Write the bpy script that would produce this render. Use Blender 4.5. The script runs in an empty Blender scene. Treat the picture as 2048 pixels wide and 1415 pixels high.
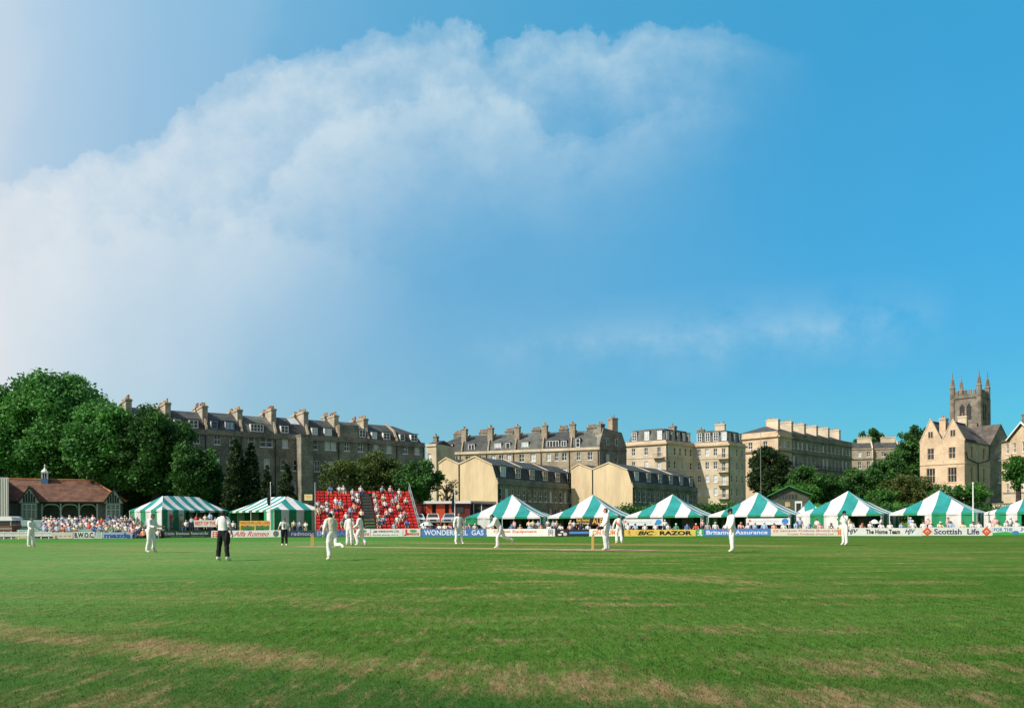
import bpy, math, random
import numpy as np
from mathutils import Vector, Matrix, noise as mnoise
random.seed(7); RNG = np.random.default_rng(11)
R = math.radians
SC = bpy.context.scene
COL = SC.collection

# ------------------------------------------------------------------ camera, light, sky
F, CX, CY, CAMH, ROLL = 1600.0, 1024.0, 1047.0, 1.25, R(0.336)
cam_d = bpy.data.cameras.new('camera'); cam = bpy.data.objects.new('camera', cam_d); COL.objects.link(cam)
cam.location = (0, 0, CAMH)
cam.matrix_world = Matrix.Translation((0, 0, CAMH)) @ Matrix.Rotation(R(90), 4, 'X') @ Matrix.Rotation(-ROLL, 4, 'Z')
cam_d.sensor_width = 36; cam_d.lens = F / 2048 * 36; cam_d.shift_y = 339.5 / 2048
cam_d.clip_start = 0.1; cam_d.clip_end = 6000
SC.camera = cam

SUN_AZ, SUN_EL = R(240), R(43)          # towards the sun: left and a little behind the camera
sun_dir = Vector((math.sin(SUN_AZ) * math.cos(SUN_EL), math.cos(SUN_AZ) * math.cos(SUN_EL), math.sin(SUN_EL)))
sd = bpy.data.lights.new('sun', 'SUN'); sd.energy = 4.9; sd.angle = R(0.55); sd.color = (1.0, 0.945, 0.85)
so = bpy.data.objects.new('sun', sd); COL.objects.link(so)
so.rotation_euler = (-sun_dir).to_track_quat('-Z', 'Y').to_euler()

SC.view_settings.view_transform = 'Standard'; SC.view_settings.look = 'None'
SC.view_settings.exposure = 0.12; SC.view_settings.gamma = 1.0

wd = bpy.data.worlds.new('World'); SC.world = wd; wd.use_nodes = True
def build_world():
    nt = wd.node_tree; N = nt.nodes; Lk = nt.links; N.clear()
    def nd(t, **k):
        n = N.new(t)
        for a, b in k.items(): setattr(n, a, b)
        return n
    def mth(op, a, b=None, c=None, clamp=False):
        n = nd('ShaderNodeMath', operation=op, use_clamp=clamp)
        for i, x in enumerate((a, b, c)):
            if x is None: continue
            if isinstance(x, (int, float)): n.inputs[i].default_value = x
            else: Lk.new(x, n.inputs[i])
        return n.outputs[0]
    def ramp(inp, stops, interp='LINEAR'):
        n = nd('ShaderNodeValToRGB'); n.color_ramp.interpolation = interp
        el = n.color_ramp.elements
        while len(el) > 1: el.remove(el[-1])
        for i, (p, c) in enumerate(stops):
            e = el[0] if i == 0 else el.new(p)
            e.position = p
            e.color = (c, c, c, 1) if isinstance(c, (int, float)) else (*c, 1)
        Lk.new(inp, n.inputs[0]); return n.outputs[0]
    def noise(vec, scale, detail=6, rough=0.55):
        n = nd('ShaderNodeTexNoise'); n.inputs['Scale'].default_value = scale
        n.inputs['Detail'].default_value = detail; n.inputs['Roughness'].default_value = rough
        Lk.new(vec, n.inputs['Vector']); return n.outputs[0]
    def mix(f, a, b, mode='MIX'):
        n = nd('ShaderNodeMixRGB', blend_type=mode)
        for i, x in enumerate((f, a, b)):
            if isinstance(x, (int, float)): n.inputs[i].default_value = x
            elif isinstance(x, tuple): n.inputs[i].default_value = (*x, 1)
            else: Lk.new(x, n.inputs[i])
        return n.outputs[0]
    tc = nd('ShaderNodeTexCoord'); sp = nd('ShaderNodeSeparateXYZ'); Lk.new(tc.outputs['Generated'], sp.inputs[0])
    sky = nd('ShaderNodeTexSky', sky_type='NISHITA'); sky.sun_disc = False
    sky.sun_elevation = SUN_EL; sky.sun_rotation = SUN_AZ; sky.air_density = 1.3; sky.dust_density = 0.6; sky.ozone_density = 2.0
    north = ramp(mth('MULTIPLY_ADD', sp.outputs[1], 0.5, 0.5, True), [(0.55, 0), (0.78, 1)], 'EASE')     # the side away from the sun is the deep blue one
    tint = mix(1.0, sky.outputs[0], mix(north, (0.80, 0.84, 0.84), (0.50, 1.95, 2.15)), 'MULTIPLY')
    up = ramp(mth('MAXIMUM', sp.outputs[2], 0.0), [(0, (.27, .345, .44)), (.18, (.32, .405, .50)), (.26, (.38, .485, .57)), (.36, (.47, .60, .66)), (.46, (.57, .72, .75)), (.55, (.64, .85, .83)), (.9, (.72, .9, .85))])
    tint = mix(1.0, tint, mix(north, (1, 1, 1), up), 'MULTIPLY')
    yy = mth('MAXIMUM', sp.outputs[1], 0.08)
    u = mth('DIVIDE', sp.outputs[0], yy); v = mth('DIVIDE', sp.outputs[2], yy)     # a place in the sky north of the field
    cb = nd('ShaderNodeCombineXYZ'); Lk.new(u, cb.inputs[0]); Lk.new(v, cb.inputs[1])
    uv = cb.outputs[0]
    n1 = noise(uv, 5.5, 7, 0.6); n2 = noise(uv, 2.2, 5, 0.55); n3 = noise(uv, 26, 4, 0.6)
    ur = mth('MULTIPLY_ADD', u, 1 / 1.6, 0.5, True)      # u -0.8..0.8 -> 0..1
    # upper edge of the cloud bank
    edge = ramp(ur, [(0.0, .36), (.10, .415), (.19, .455), (.225, .475), (.245, .515), (.295, .545), (.37, .575), (.43, .618), (.47, .60), (.485, .575), (.52, .60), (.60, .605), (.675, .583), (1, .56)])
    jag = mth('MULTIPLY_ADD', n1, 0.17, -0.085); jag = mth('MULTIPLY_ADD', n3, 0.045, jag)
    n4 = noise(uv, 7.5, 7, 0.62); n5 = noise(uv, 15, 6, 0.65)
    def heap(edge_, jag_, soft, fall, prof_):
        d_ = mth('SUBTRACT', mth('ADD', edge_, jag_), v)
        rim = ramp(mth('MULTIPLY', d_, soft, None, True), [(0, 0), (.10, .42), (.3, .8), (1, 1)], 'EASE')
        dn = ramp(mth('MULTIPLY', d_, fall, None, True), [(0, 1), (.14, .92), (.38, .45), (.7, .13), (1, 0)])
        return mth('MULTIPLY', mth('MULTIPLY', rim, dn), prof_), d_
    puff = mth('ADD', ramp(n4, [(.33, .48), (.64, 1.0)]), mth('MULTIPLY_ADD', n5, .7, -.35))
    fall1 = ramp(ur, [(.1, 2.0 / 8), (.35, 2.3 / 8), (.5, 3.6 / 8), (.7, 5.5 / 8)])
    h1, d = heap(edge, jag, 8.5, mth('MULTIPLY', fall1, 8.0), ramp(ur, [(0, .95), (.25, .90), (.45, .84), (.60, .74), (.66, .5), (.70, .16), (.74, 0)]))
    ed2 = ramp(ur, [(.2, .2), (.29, .42), (.31, .44), (.35, .50), (.40, .530), (.44, .545), (.49, .56), (.53, .50), (.58, .51), (.64, .53), (.74, .52)])
    h2, d2_ = heap(ed2, mth('MULTIPLY_ADD', n4, 0.15, -0.08), 10, 4.2, ramp(ur, [(.24, 0), (.31, .50), (.48, .46), (.58, .32), (.64, .14), (.68, 0)]))
    ed3 = ramp(ur, [(0, .30), (.12, .345), (.2, .40), (.3, .39), (.36, .36), (.45, .30)])
    h3, d3_ = heap(ed3, mth('MULTIPLY_ADD', n5, 0.10, -0.05), 9, 3.2, ramp(ur, [(0, .5), (.14, .6), (.28, .42), (.38, .12), (.45, 0)]))
    h1 = mth('MULTIPLY', h1, puff, None, True); h2 = mth('MULTIPLY', h2, mth('ADD', puff, .12), None, True)
    bank = mth('SUBTRACT', 1.0, mth('MULTIPLY', mth('MULTIPLY', mth('SUBTRACT', 1.0, h1), mth('SUBTRACT', 1.0, h2)), mth('SUBTRACT', 1.0, h3)), True)
    # thin veil towards the west and the horizon
    urv = mth('ADD', ur, mth('MULTIPLY_ADD', n2, 0.22, -0.11), None, True)
    veil = mth('MULTIPLY', ramp(urv, [(0, 1.0), (.10, .88), (.12, .74), (.20, .52), (.29, .40), (.325, .26), (.42, .15), (.55, .08), (.75, .02), (1, 0)]), mth('MULTIPLY_ADD', n2, 0.5, 0.74))
    gap = ramp(mth('MULTIPLY_ADD', d, 3.5, 0.0, True), [(0, .78), (.2, 1), (1, 1)])
    veil = mth('MULTIPLY', veil, gap)
    low = ramp(mth('MULTIPLY', v, 1.7, None, True), [(0, .38), (.25, .20), (.6, .03), (1, 0)])
    lowp = ramp(ur, [(0, 1), (.5, .8), (.8, .42), (1, .3)])
    low = mth('MULTIPLY', mth('MULTIPLY', low, lowp), .72)
    # a second thin wisp band low on the right
    wb = mth('SUBTRACT', v, mth('MULTIPLY_ADD', u, 0.065, 0.222))
    wn = noise(uv, 9, 6, 0.6)
    wb = mth('ABSOLUTE', mth('ADD', wb, mth('MULTIPLY_ADD', wn, 0.06, -0.03)))
    wisp = mth('MULTIPLY', ramp(mth('MULTIPLY', wb, 16, None, True), [(0, .5), (.5, .16), (1, 0)]), ramp(ur, [(0, 0), (.44, 0), (.56, .55), (.72, .7), (.80, .55), (.85, 0), (1, 0)]))
    wisp = mth('MULTIPLY', wisp, ramp(wn, [(.35, 0), (.6, 1)]))
    tot = mth('SUBTRACT', 1.0, mth('MULTIPLY', mth('MULTIPLY', mth('SUBTRACT', 1, bank), mth('SUBTRACT', 1, veil)), mth('MULTIPLY', mth('SUBTRACT', 1, low), mth('SUBTRACT', 1, wisp))), True)
    ccol = ramp(ur, [(0, (7.7, 7.5, 7.4)), (.15, (6.9, 7.4, 7.8)), (.5, (6.0, 7.3, 7.9)), (1, (5.4, 7.1, 8.0))])
    fin = mix(tot, tint, ccol)
    bg = nd('ShaderNodeBackground'); bg.inputs[1].default_value = 0.10; Lk.new(fin, bg.inputs[0])
    ou = nd('ShaderNodeOutputWorld'); Lk.new(bg.outputs[0], ou.inputs[0])
build_world()

# ------------------------------------------------------------------ measuring helpers
ct, st = math.cos(ROLL), math.sin(ROLL)
def ray(px, py):
    u = (px - CX) / F; v = (CY - py) / F
    return u * ct + v * st, -u * st + v * ct
def W(px, py, Y):
    a, b = ray(px, py); return Vector((a * Y, Y, CAMH + b * Y))
def ZY(px, py, Y): return W(px, py, Y).z
def XY(px, Y, z=0.0):
    u = (px - CX) / F; b = (z - CAMH) / Y; v = (b + u * st) / ct
    return (u * ct + v * st) * Y
def P2(px, Y, z=8.0): return Vector((XY(px, Y, z), Y))
def YF(px, py):
    return -CAMH / ray(px, py)[1]
def lerp(a, b, t): return a + (b - a) * t
def pl(x, pts):
    if x <= pts[0][0]: return pts[0][1]
    for (a, b), (c, d) in zip(pts, pts[1:]):
        if x <= c: return lerp(b, d, (x - a) / (c - a))
    return pts[-1][1]

# ------------------------------------------------------------------ object helpers
def tag(o, label=None, cat=None, group=None, kind=None):
    if label: o['label'] = label
    if cat: o['category'] = cat
    if group: o['group'] = group
    if kind: o['kind'] = kind
    return o
def empty(name, loc, rz=0.0, label=None, cat=None, group=None):
    o = bpy.data.objects.new(name, None); COL.objects.link(o)
    o.location = loc; o.rotation_euler = (0, 0, rz); o.empty_display_size = 0.3
    return tag(o, label, cat, group)
def kids(o): return [c for c in COL.objects if c.parent == o]
def copy_tree(o, parent=None):
    c = o.copy(); COL.objects.link(c)
    if parent: c.parent = parent
    for ch in list(o.children): copy_tree(ch, c)
    return c

class MB:
    def __init__(s): s.v = []; s.f = []; s.m = []
    def poly(s, pts, m=0):
        n = len(s.v); s.v += [tuple(p) for p in pts]; s.f.append(tuple(range(n, n + len(pts)))); s.m.append(m)
    def hexa(s, c, m=0):       # 8 corners: bottom 0-3 ccw, top 4-7
        n = len(s.v); s.v += [tuple(p) for p in c]
        for q in ((0, 3, 2, 1), (4, 5, 6, 7), (0, 1, 5, 4), (1, 2, 6, 5), (2, 3, 7, 6), (3, 0, 4, 7)):
            s.f.append(tuple(n + i for i in q)); s.m.append(m)
    def box(s, x0, x1, y0, y1, z0, z1, m=0):
        s.hexa([(x0, y0, z0), (x1, y0, z0), (x1, y1, z0), (x0, y1, z0), (x0, y0, z1), (x1, y0, z1), (x1, y1, z1), (x0, y1, z1)], m)
    def rings(s, rings, m=0, cap=True):
        n0 = len(s.v); k = len(rings[0])
        for r in rings: s.v += [tuple(p) for p in r]
        for i in range(len(rings) - 1):
            for j in range(k):
                a = n0 + i * k + j; b = n0 + i * k + (j + 1) % k
                s.f.append((a, b, b + k, a + k)); s.m.append(m)
        if cap:
            s.f.append(tuple(n0 + j for j in reversed(range(k)))); s.m.append(m)
            s.f.append(tuple(n0 + (len(rings) - 1) * k + j for j in range(k))); s.m.append(m)
    def tube(s, pts, rads, n=8, m=0):
        pts = [Vector(p) for p in pts]; rr = []
        for i, p in enumerate(pts):
            d = (pts[min(i + 1, len(pts) - 1)] - pts[max(i - 1, 0)]).normalized()
            a = d.cross(Vector((0, 0, 1)) if abs(d.z) < .9 else Vector((1, 0, 0))).normalized(); b = a.cross(d).normalized()
            r = rads[i] if isinstance(rads, (list, tuple)) else rads
            rr.append([p + (a * math.cos(t) + b * math.sin(t)) * r for t in [-2 * math.pi * j / n for j in range(n)]])
        s.rings(rr, m)
    def lathe(s, prof, c=(0, 0, 0), n=12, m=0):
        s.rings([[(c[0] + r * math.cos(2 * math.pi * j / n), c[1] + r * math.sin(2 * math.pi * j / n), c[2] + z) for j in range(n)] for r, z in prof], m)
    def ellip(s, c, r, n=10, k=6, m=0):
        s.rings([[(c[0] + r[0] * math.sin(math.pi * i / k) * math.cos(2 * math.pi * j / n), c[1] + r[1] * math.sin(math.pi * i / k) * math.sin(2 * math.pi * j / n), c[2] - r[2] * math.cos(math.pi * i / k)) for j in range(n)] for i in [0.15] + list(range(1, k)) + [k - .15]], m)
    def extrude(s, prof, x0, x1, m=0, caps=True):   # closed profile of (y, z) swept along x
        a = [(x0, y, z) for y, z in prof]; b = [(x1, y, z) for y, z in prof]; n = len(prof)
        for i in range(n):
            j = (i + 1) % n; s.poly([a[i], b[i], b[j], a[j]], m)
        if caps: s.poly(list(a), m); s.poly(list(reversed(b)), m)
    def build(s, name, mats, parent=None, smooth=False, loc=None, fixn=False):
        me = bpy.data.meshes.new(name); me.from_pydata([tuple(v) for v in s.v], [], s.f)
        if not isinstance(mats, (list, tuple)): mats = [mats]
        for m in mats: me.materials.append(m)
        if len(mats) > 1: me.polygons.foreach_set('material_index', s.m)
        if smooth: me.polygons.foreach_set('use_smooth', [True] * len(s.f))
        me.update()
        o = bpy.data.objects.new(name, me); COL.objects.link(o)
        if parent: o.parent = parent
        if loc: o.location = loc
        return o

# ------------------------------------------------------------------ materials
def mat(name, col, rough=0.8, var=0.0, scale=2.0, var2=0.0, scale2=12.0, bump=0.0, metal=0.0, tint2=None, spec=0.3, stretch=None):
    m = bpy.data.materials.new(name); m.use_nodes = True; nt = m.node_tree; N = nt.nodes; b = N['Principled BSDF']
    b.inputs['Base Color'].default_value = (*col, 1); b.inputs['Roughness'].default_value = rough
    b.inputs['Metallic'].default_value = metal; b.inputs['Specular IOR Level'].default_value = spec
    if var or var2:
        g = N.new('ShaderNodeNewGeometry'); mp = N.new('ShaderNodeMapping'); nt.links.new(g.outputs['Position'], mp.inputs[0])
        if stretch: mp.inputs['Scale'].default_value = stretch
        prev = None
        for vv, sc, dt in ((var, scale, 5), (var2, scale2, 3)):
            if not vv: continue
            no = N.new('ShaderNodeTexNoise'); no.inputs['Scale'].default_value = sc; no.inputs['Detail'].default_value = dt
            nt.links.new(mp.outputs[0], no.inputs['Vector'])
            mr = N.new('ShaderNodeMapRange'); mr.inputs[1].default_value = .3; mr.inputs[2].default_value = .7; nt.links.new(no.outputs[0], mr.inputs[0])
            mx = N.new('ShaderNodeMixRGB'); nt.links.new(mr.outputs[0], mx.inputs[0])
            lo = tuple(max(0, c * (1 - vv)) for c in col); hi = tuple(min(1, c * (1 + vv)) for c in col)
            if prev is None:
                mx.inputs[1].default_value = (*lo, 1); mx.inputs[2].default_value = (*(tint2 or hi), 1); prev = mx.outputs[0]
            else:
                mul = N.new('ShaderNodeMixRGB'); mul.blend_type = 'MULTIPLY'; mul.inputs[0].default_value = 1
                mx.inputs[1].default_value = (1 - vv,) * 3 + (1,); mx.inputs[2].default_value = (1 + vv * .4,) * 3 + (1,)
                nt.links.new(prev, mul.inputs[1]); nt.links.new(mx.outputs[0], mul.inputs[2]); prev = mul.outputs[0]
        nt.links.new(prev, b.inputs['Base Color'])
        if bump:
            bp = N.new('ShaderNodeBump'); bp.inputs['Strength'].default_value = bump; bp.inputs['Distance'].default_value = .05
            nt.links.new(no.outputs[0], bp.inputs['Height']); nt.links.new(bp.outputs[0], b.inputs['Normal'])
    return m
M = {}
M['stone'] = mat('bath_stone', (.40, .325, .23), .9, .28, .35, .42, 4.5, .3)
M['stone_grey'] = mat('weathered_shaded_stone', (.25, .23, .185), .9, .4, .5, .5, 4.5, .4)  # weathered grey stone; dark tone also paints in shade on long fronts
M['render'] = mat('cream_render', (.64, .495, .31), .9, .13, .5, .12, 2.2, .3, stretch=(1, 1, .22))
M['stone_pale'] = mat('pale_ashlar', (.58, .48, .35), .9, .22, .3, .12, 2.5)
M['stone_pink'] = mat('warm_ashlar', (.60, .44, .30), .9, .2, .35, .18, 2.5)
M['stack'] = mat('sooty_stack_stone', (.44, .375, .285), .9, .3, .8, .35, 4, .3)
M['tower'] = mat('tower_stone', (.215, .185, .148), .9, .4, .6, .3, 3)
M['slate'] = mat('slate_roof', (.068, .072, .070), .7, .35, .8, .35, 4, .2)
M['slate_green'] = mat('weathered_slate', (.115, .12, .105), .7, .4, .7, .3, 4, .2)
M['stone_slate'] = mat('stone_tiles', (.12, .10, .085), .8, .35, .8, .35, 4, .3)
M['lead'] = mat('lead_sheet', (.45, .47, .50), .5, .15, 1)
M['white'] = mat('white_paint', (.75, .75, .72), .6, .06, 3)
M['glass'] = mat('window_glass', (.03, .037, .045), .12, .4, .35, spec=.5)
M['blind'] = mat('drawn_blind', (.55, .58, .60), .5, .2, .6)
M['pot'] = mat('terracotta_pot', (.36, .17, .085), .85, .3, 2)
M['pot_buff'] = mat('buff_pot', (.48, .33, .17), .85, .3, 2)
M['pipe'] = mat('dark_downpipe', (.03, .03, .032), .6)
M['tile'] = mat('clay_tile', (.165, .085, .058), .85, .4, 1.2, .45, 9, .3)
M['tile_new'] = mat('orange_tile', (.48, .19, .08), .85, .2, 3)
M['timber'] = mat('dark_timber', (.035, .035, .030), .8, .3, 2)
M['greywall'] = mat('grey_boarding', (.13, .135, .125), .85, .2, 2)
M['arch'] = mat('pale_green_paint', (.40, .47, .43), .6)
M['blue'] = mat('blue_paint', (.12, .28, .48), .5)
M['bark'] = mat('bark', (.055, .043, .03), .95, .4, 3)
M['metal'] = mat('grey_metal', (.42, .42, .40), .4, metal=.6)
M['darkmetal'] = mat('dark_metal', (.04, .04, .045), .5)

# ------------------------------------------------------------------ ground
def grass_material(name, blade=False):
    m = bpy.data.materials.new(name); m.use_nodes = True; nt = m.node_tree; N = nt.nodes; L = nt.links; b = N['Principled BSDF']
    b.inputs['Roughness'].default_value = 1.0; b.inputs['Specular IOR Level'].default_value = 0.0
    g = N.new('ShaderNodeNewGeometry')
    def mp(scale, rz=0):
        n = N.new('ShaderNodeMapping'); n.inputs['Scale'].default_value = scale; n.inputs['Rotation'].default_value = (0, 0, rz); L.new(g.outputs['Position'], n.inputs[0]); return n.outputs[0]
    flat = mp((1, 1, 0))
    def noise(vec, sc, dt=4, ro=.55):
        n = N.new('ShaderNodeTexNoise'); n.inputs['Scale'].default_value = sc; n.inputs['Detail'].default_value = dt; n.inputs['Roughness'].default_value = ro; L.new(vec, n.inputs['Vector']); return n.outputs[0]
    def mr(x, a, b_, c=0.0, d=1.0):
        n = N.new('ShaderNodeMapRange'); n.interpolation_type = 'SMOOTHSTEP'; n.inputs[1].default_value = a; n.inputs[2].default_value = b_; n.inputs[3].default_value = c; n.inputs[4].default_value = d; L.new(x, n.inputs[0]); return n.outputs[0]
    def mth(op, a, b_=None, cl=False):
        n = N.new('ShaderNodeMath'); n.operation = op; n.use_clamp = cl
        for i, x in enumerate((a, b_)):
            if x is None: continue
            if isinstance(x, (int, float)): n.inputs[i].default_value = x
            else: L.new(x, n.inputs[i])
        return n.outputs[0]
    def mix(f, a, b_):
        n = N.new('ShaderNodeMixRGB')
        for i, x in enumerate((f, a, b_)):
            if isinstance(x, (int, float)): n.inputs[i].default_value = x
            elif isinstance(x, tuple): n.inputs[i].default_value = (*x, 1)
            else: L.new(x, n.inputs[i])
        return n.outputs[0]
    sp = N.new('ShaderNodeSeparateXYZ'); L.new(g.outputs['Position'], sp.inputs[0]); X, Y = sp.outputs[0], sp.outputs[1]
    big = noise(flat, .09, 4); mid = noise(flat, .45, 5, .6); fine = noise(flat, 7, 4, .7)
    strip = noise(mp((.035, .42, 0), R(-4)), 1.0, 3)
    strip2 = noise(mp((.10, 1.0, 0), R(6)), 1.0, 4)
    speck = noise(mp((5.0, 1.1, 0)), 1.0, 11, .86); speck2 = noise(mp((6.0, 1.5, 0), .3), 1.3, 11, .86); speck3 = noise(mp((9.0, 2.0, 0), -.2), 1.0, 10, .86)
    c = mix(mr(big, .35, .65), (.056, .142, .020), (.092, .184, .034))
    c = mix(mr(strip, .40, .62, 0, .6), c, (.044, .126, .015))
    c = mix(mr(X, 0, -15, 0, .50), c, (.17, .33, .12))
    c = mix(mr(speck2, .52, .60, 0, .55), c, (.135, .30, .060))
    c = mix(mr(speck3, .49, .41, 0, .72), c, (.012, .062, .010))
    # dryness: old mowing lines, worn streaks, and the crescent where people walk inside the rope
    wob = mth('MULTIPLY', mth('SUBTRACT', noise(flat, .35, 4), .5), 2.0)
    D = mth('MULTIPLY', mth('MULTIPLY', mr(mid, .38, .64), mr(strip2, .40, .62)), .60)
    def add(m_):
        nonlocal D
        D = mth('MAXIMUM', D, m_)
    ln = mth('ADD', mth('SUBTRACT', Y, mth('ADD', mth('MULTIPLY', X, -.52), 6.45)), mth('MULTIPLY', wob, .75))
    band = mth('MULTIPLY', mr(mth('ABSOLUTE', ln), .05, 1.0, 1, 0), mr(X, 2.2, 4.6, 1, .15))
    add(mth('MULTIPLY', band, mr(mid, .3, .6, .34, .84)))
    inn = mth('MULTIPLY', mth('MULTIPLY', mr(ln, -3.0, -.6, 1, .55), mr(mid, .44, .62)), mr(ln, -.4, .2, 1, 0))
    add(mth('MULTIPLY', inn, .5))
    def streak(x0, y0, x1, y1, w, wx, amt, nz=.4):
        sl = (y1 - y0) / (x1 - x0); ic = y0 - sl * x0
        l2 = mth('ADD', mth('SUBTRACT', Y, mth('ADD', mth('MULTIPLY', X, sl), ic)), mth('MULTIPLY', wob, w * nz))
        ex = mth('MULTIPLY', mr(X, x0 - wx, x0 + wx), mr(X, x1 - wx, x1 + wx, 1, 0))
        add(mth('MULTIPLY', mth('MULTIPLY', mr(mth('ABSOLUTE', l2), w * .25, w, 1, 0), ex), amt))
    streak(-.5, 22.6, 5.6, 15.8, 1.5, 1.6, .62); streak(3.0, 34.0, 17.5, 27.0, 1.2, 3.0, .40); streak(-26, 46, -8, 35, 1.8, 5, .50); streak(-34, 53, -16, 42, 2.2, 5, .50)
    streak(-14.5, 48.3, 9.0, 35.5, 2.4, 1.4, .62, .2); streak(-7.5, 55.0, 15.5, 42.2, 3.0, 2.0, .85, .2); streak(-9, 37.5, 7, 32, 1.1, 3, .42); streak(10, 31, 24, 33, 1.2, 4, .45)
    streak(9, 21, 22, 19, .9, 4, .35); streak(-12, 15, -1, 13.2, .6, 3, .36); streak(-.6, 6.15, 3.4, 5.6, .5, .8, .55); streak(2.2, 7.6, 6.5, 7.9, .4, 1.2, .4)
    tanc = mix(mr(speck2, .42, .58), (.20, .125, .065), (.37, .26, .14)); tanc = mix(mr(Y, 9, 20), tanc, mix(.35, tanc, (.30, .28, .09)))
    c = mix(mth('MULTIPLY', mr(ln, -.9, -.3, 1, 0), .42), c, (.022, .098, .024))
    c = mix(mr(Y, 5.4, 6.7, .40, 0), c, (.022, .070, .016))
    c = mix(mth('MULTIPLY', D, .55), c, (.175, .195, .065))
    c = mix(mth('MULTIPLY', mr(mth('ADD', speck, mth('MULTIPLY', D, .165)), .52, .69), .86), c, tanc)
    # lusher strip by the boards, drier brown-green turf in the right foreground
    c = mix(mr(Y, 58, 66, 0, .6), c, (.036, .185, .024))
    c = mix(mr(X, 3, 22, 0, .22), c, (.055, .10, .02))
    L.new(c, b.inputs['Base Color'])
    if blade:
        wn = noise(flat, 110, 2, .5); c = mix(mr(wn, .34, .5, .75, 0), c, (.018, .06, .008)); c = mix(mr(wn, .52, .66, 0, .7), c, (.36, .40, .15)); L.new(c, b.inputs['Base Color'])
        tr = N.new('ShaderNodeBsdfTranslucent'); L.new(c, tr.inputs[0]); ms = N.new('ShaderNodeMixShader'); ms.inputs[0].default_value = .5
        L.new(b.outputs[0], ms.inputs[1]); L.new(tr.outputs[0], ms.inputs[2]); L.new(ms.outputs[0], N['Material Output'].inputs[0])
    if not blade:
        bp = N.new('ShaderNodeBump'); bp.inputs['Strength'].default_value = .8; bp.inputs['Distance'].default_value = .03
        L.new(mth('ADD', fine, speck), bp.inputs['Height']); L.new(bp.outputs[0], b.inputs['Normal'])
    return m
M['grass'] = grass_material('mown_grass'); M['blade'] = grass_material('grass_blade', True)
def ground_z(x, y):
    return pl(y, [(96, 0), (130, 2.2), (190, 5.5), (260, 9), (2000, 9)])
mb = MB()
ys = [-40, 0, 4, 10, 20, 40, 60, 80, 96, 104, 112, 120, 130, 150, 190, 230, 260, 400, 900, 3000]; xs = [-2500, -600, -200, -100, -50, -20, 0, 20, 50, 100, 200, 600, 2500]
for i in range(len(ys) - 1):
    for j in range(len(xs) - 1):
        mb.poly([(x, y, ground_z(x, y)) for x, y in ((xs[j], ys[i]), (xs[j + 1], ys[i]), (xs[j + 1], ys[i + 1]), (xs[j], ys[i + 1]))])
tag(mb.build('ground', M['grass']), kind='structure')
# the playing strip between the two wickets, a bare clay sheet 4 mm above the turf
SW, SE = Vector((XY(625, YF(625, 1092.5)), YF(625, 1092.5))), Vector((XY(1186, YF(1186, 1099)), YF(1186, 1099)))
pd = (SE - SW).normalized(); pn = Vector((-pd.y, pd.x))
M['clay'] = mat('rolled_clay', (.40, .30, .165), .9, .25, 1.2, .25, 9, tint2=(.36, .33, .15))
M['clay_red'] = mat('worn_clay', (.36, .225, .14), .9, .3, 1.5, .25, 8)
mb = MB()
pts = []
n = 26
for sgn in (-1, 1):
    row = []
    for k in range(n + 1):
        p = SW.lerp(SE, -.06 + 1.12 * k / n) + pn * sgn * (.72 + .16 * random.random())
        row.append((p.x, p.y, .006))
    pts.append(row)
for k in range(n): mb.poly([pts[0][k], pts[0][k + 1], pts[1][k + 1], pts[1][k]])
tag(mb.build('cricket_pitch', M['clay']), kind='structure')
mb = MB()
ring = []
for k in range(30):
    a = 2 * math.pi * k / 30; r = (1 + .16 * random.uniform(-1, 1))
    p = SE + pd * (2.7 * math.cos(a) * r + .8) + pn * (1.15 * math.sin(a) * r - .2); ring.append((p.x, p.y, .011))
mb.poly(ring); tag(mb.build('worn_ground', M['clay_red']), kind='structure')
mb = MB()
for S, sg in ((SW, 1), (SE, -1)):
    for off in (0, 1.22):
        c = S + pd * sg * off
        a, b_ = c - pn * 1.5, c + pn * 1.5
        mb.poly([(q.x, q.y, .016) for q in (a - pd * .025, a + pd * .025, b_ + pd * .025, b_ - pd * .025)])
tag(mb.build('crease_marking', M['white']), kind='structure')
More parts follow.
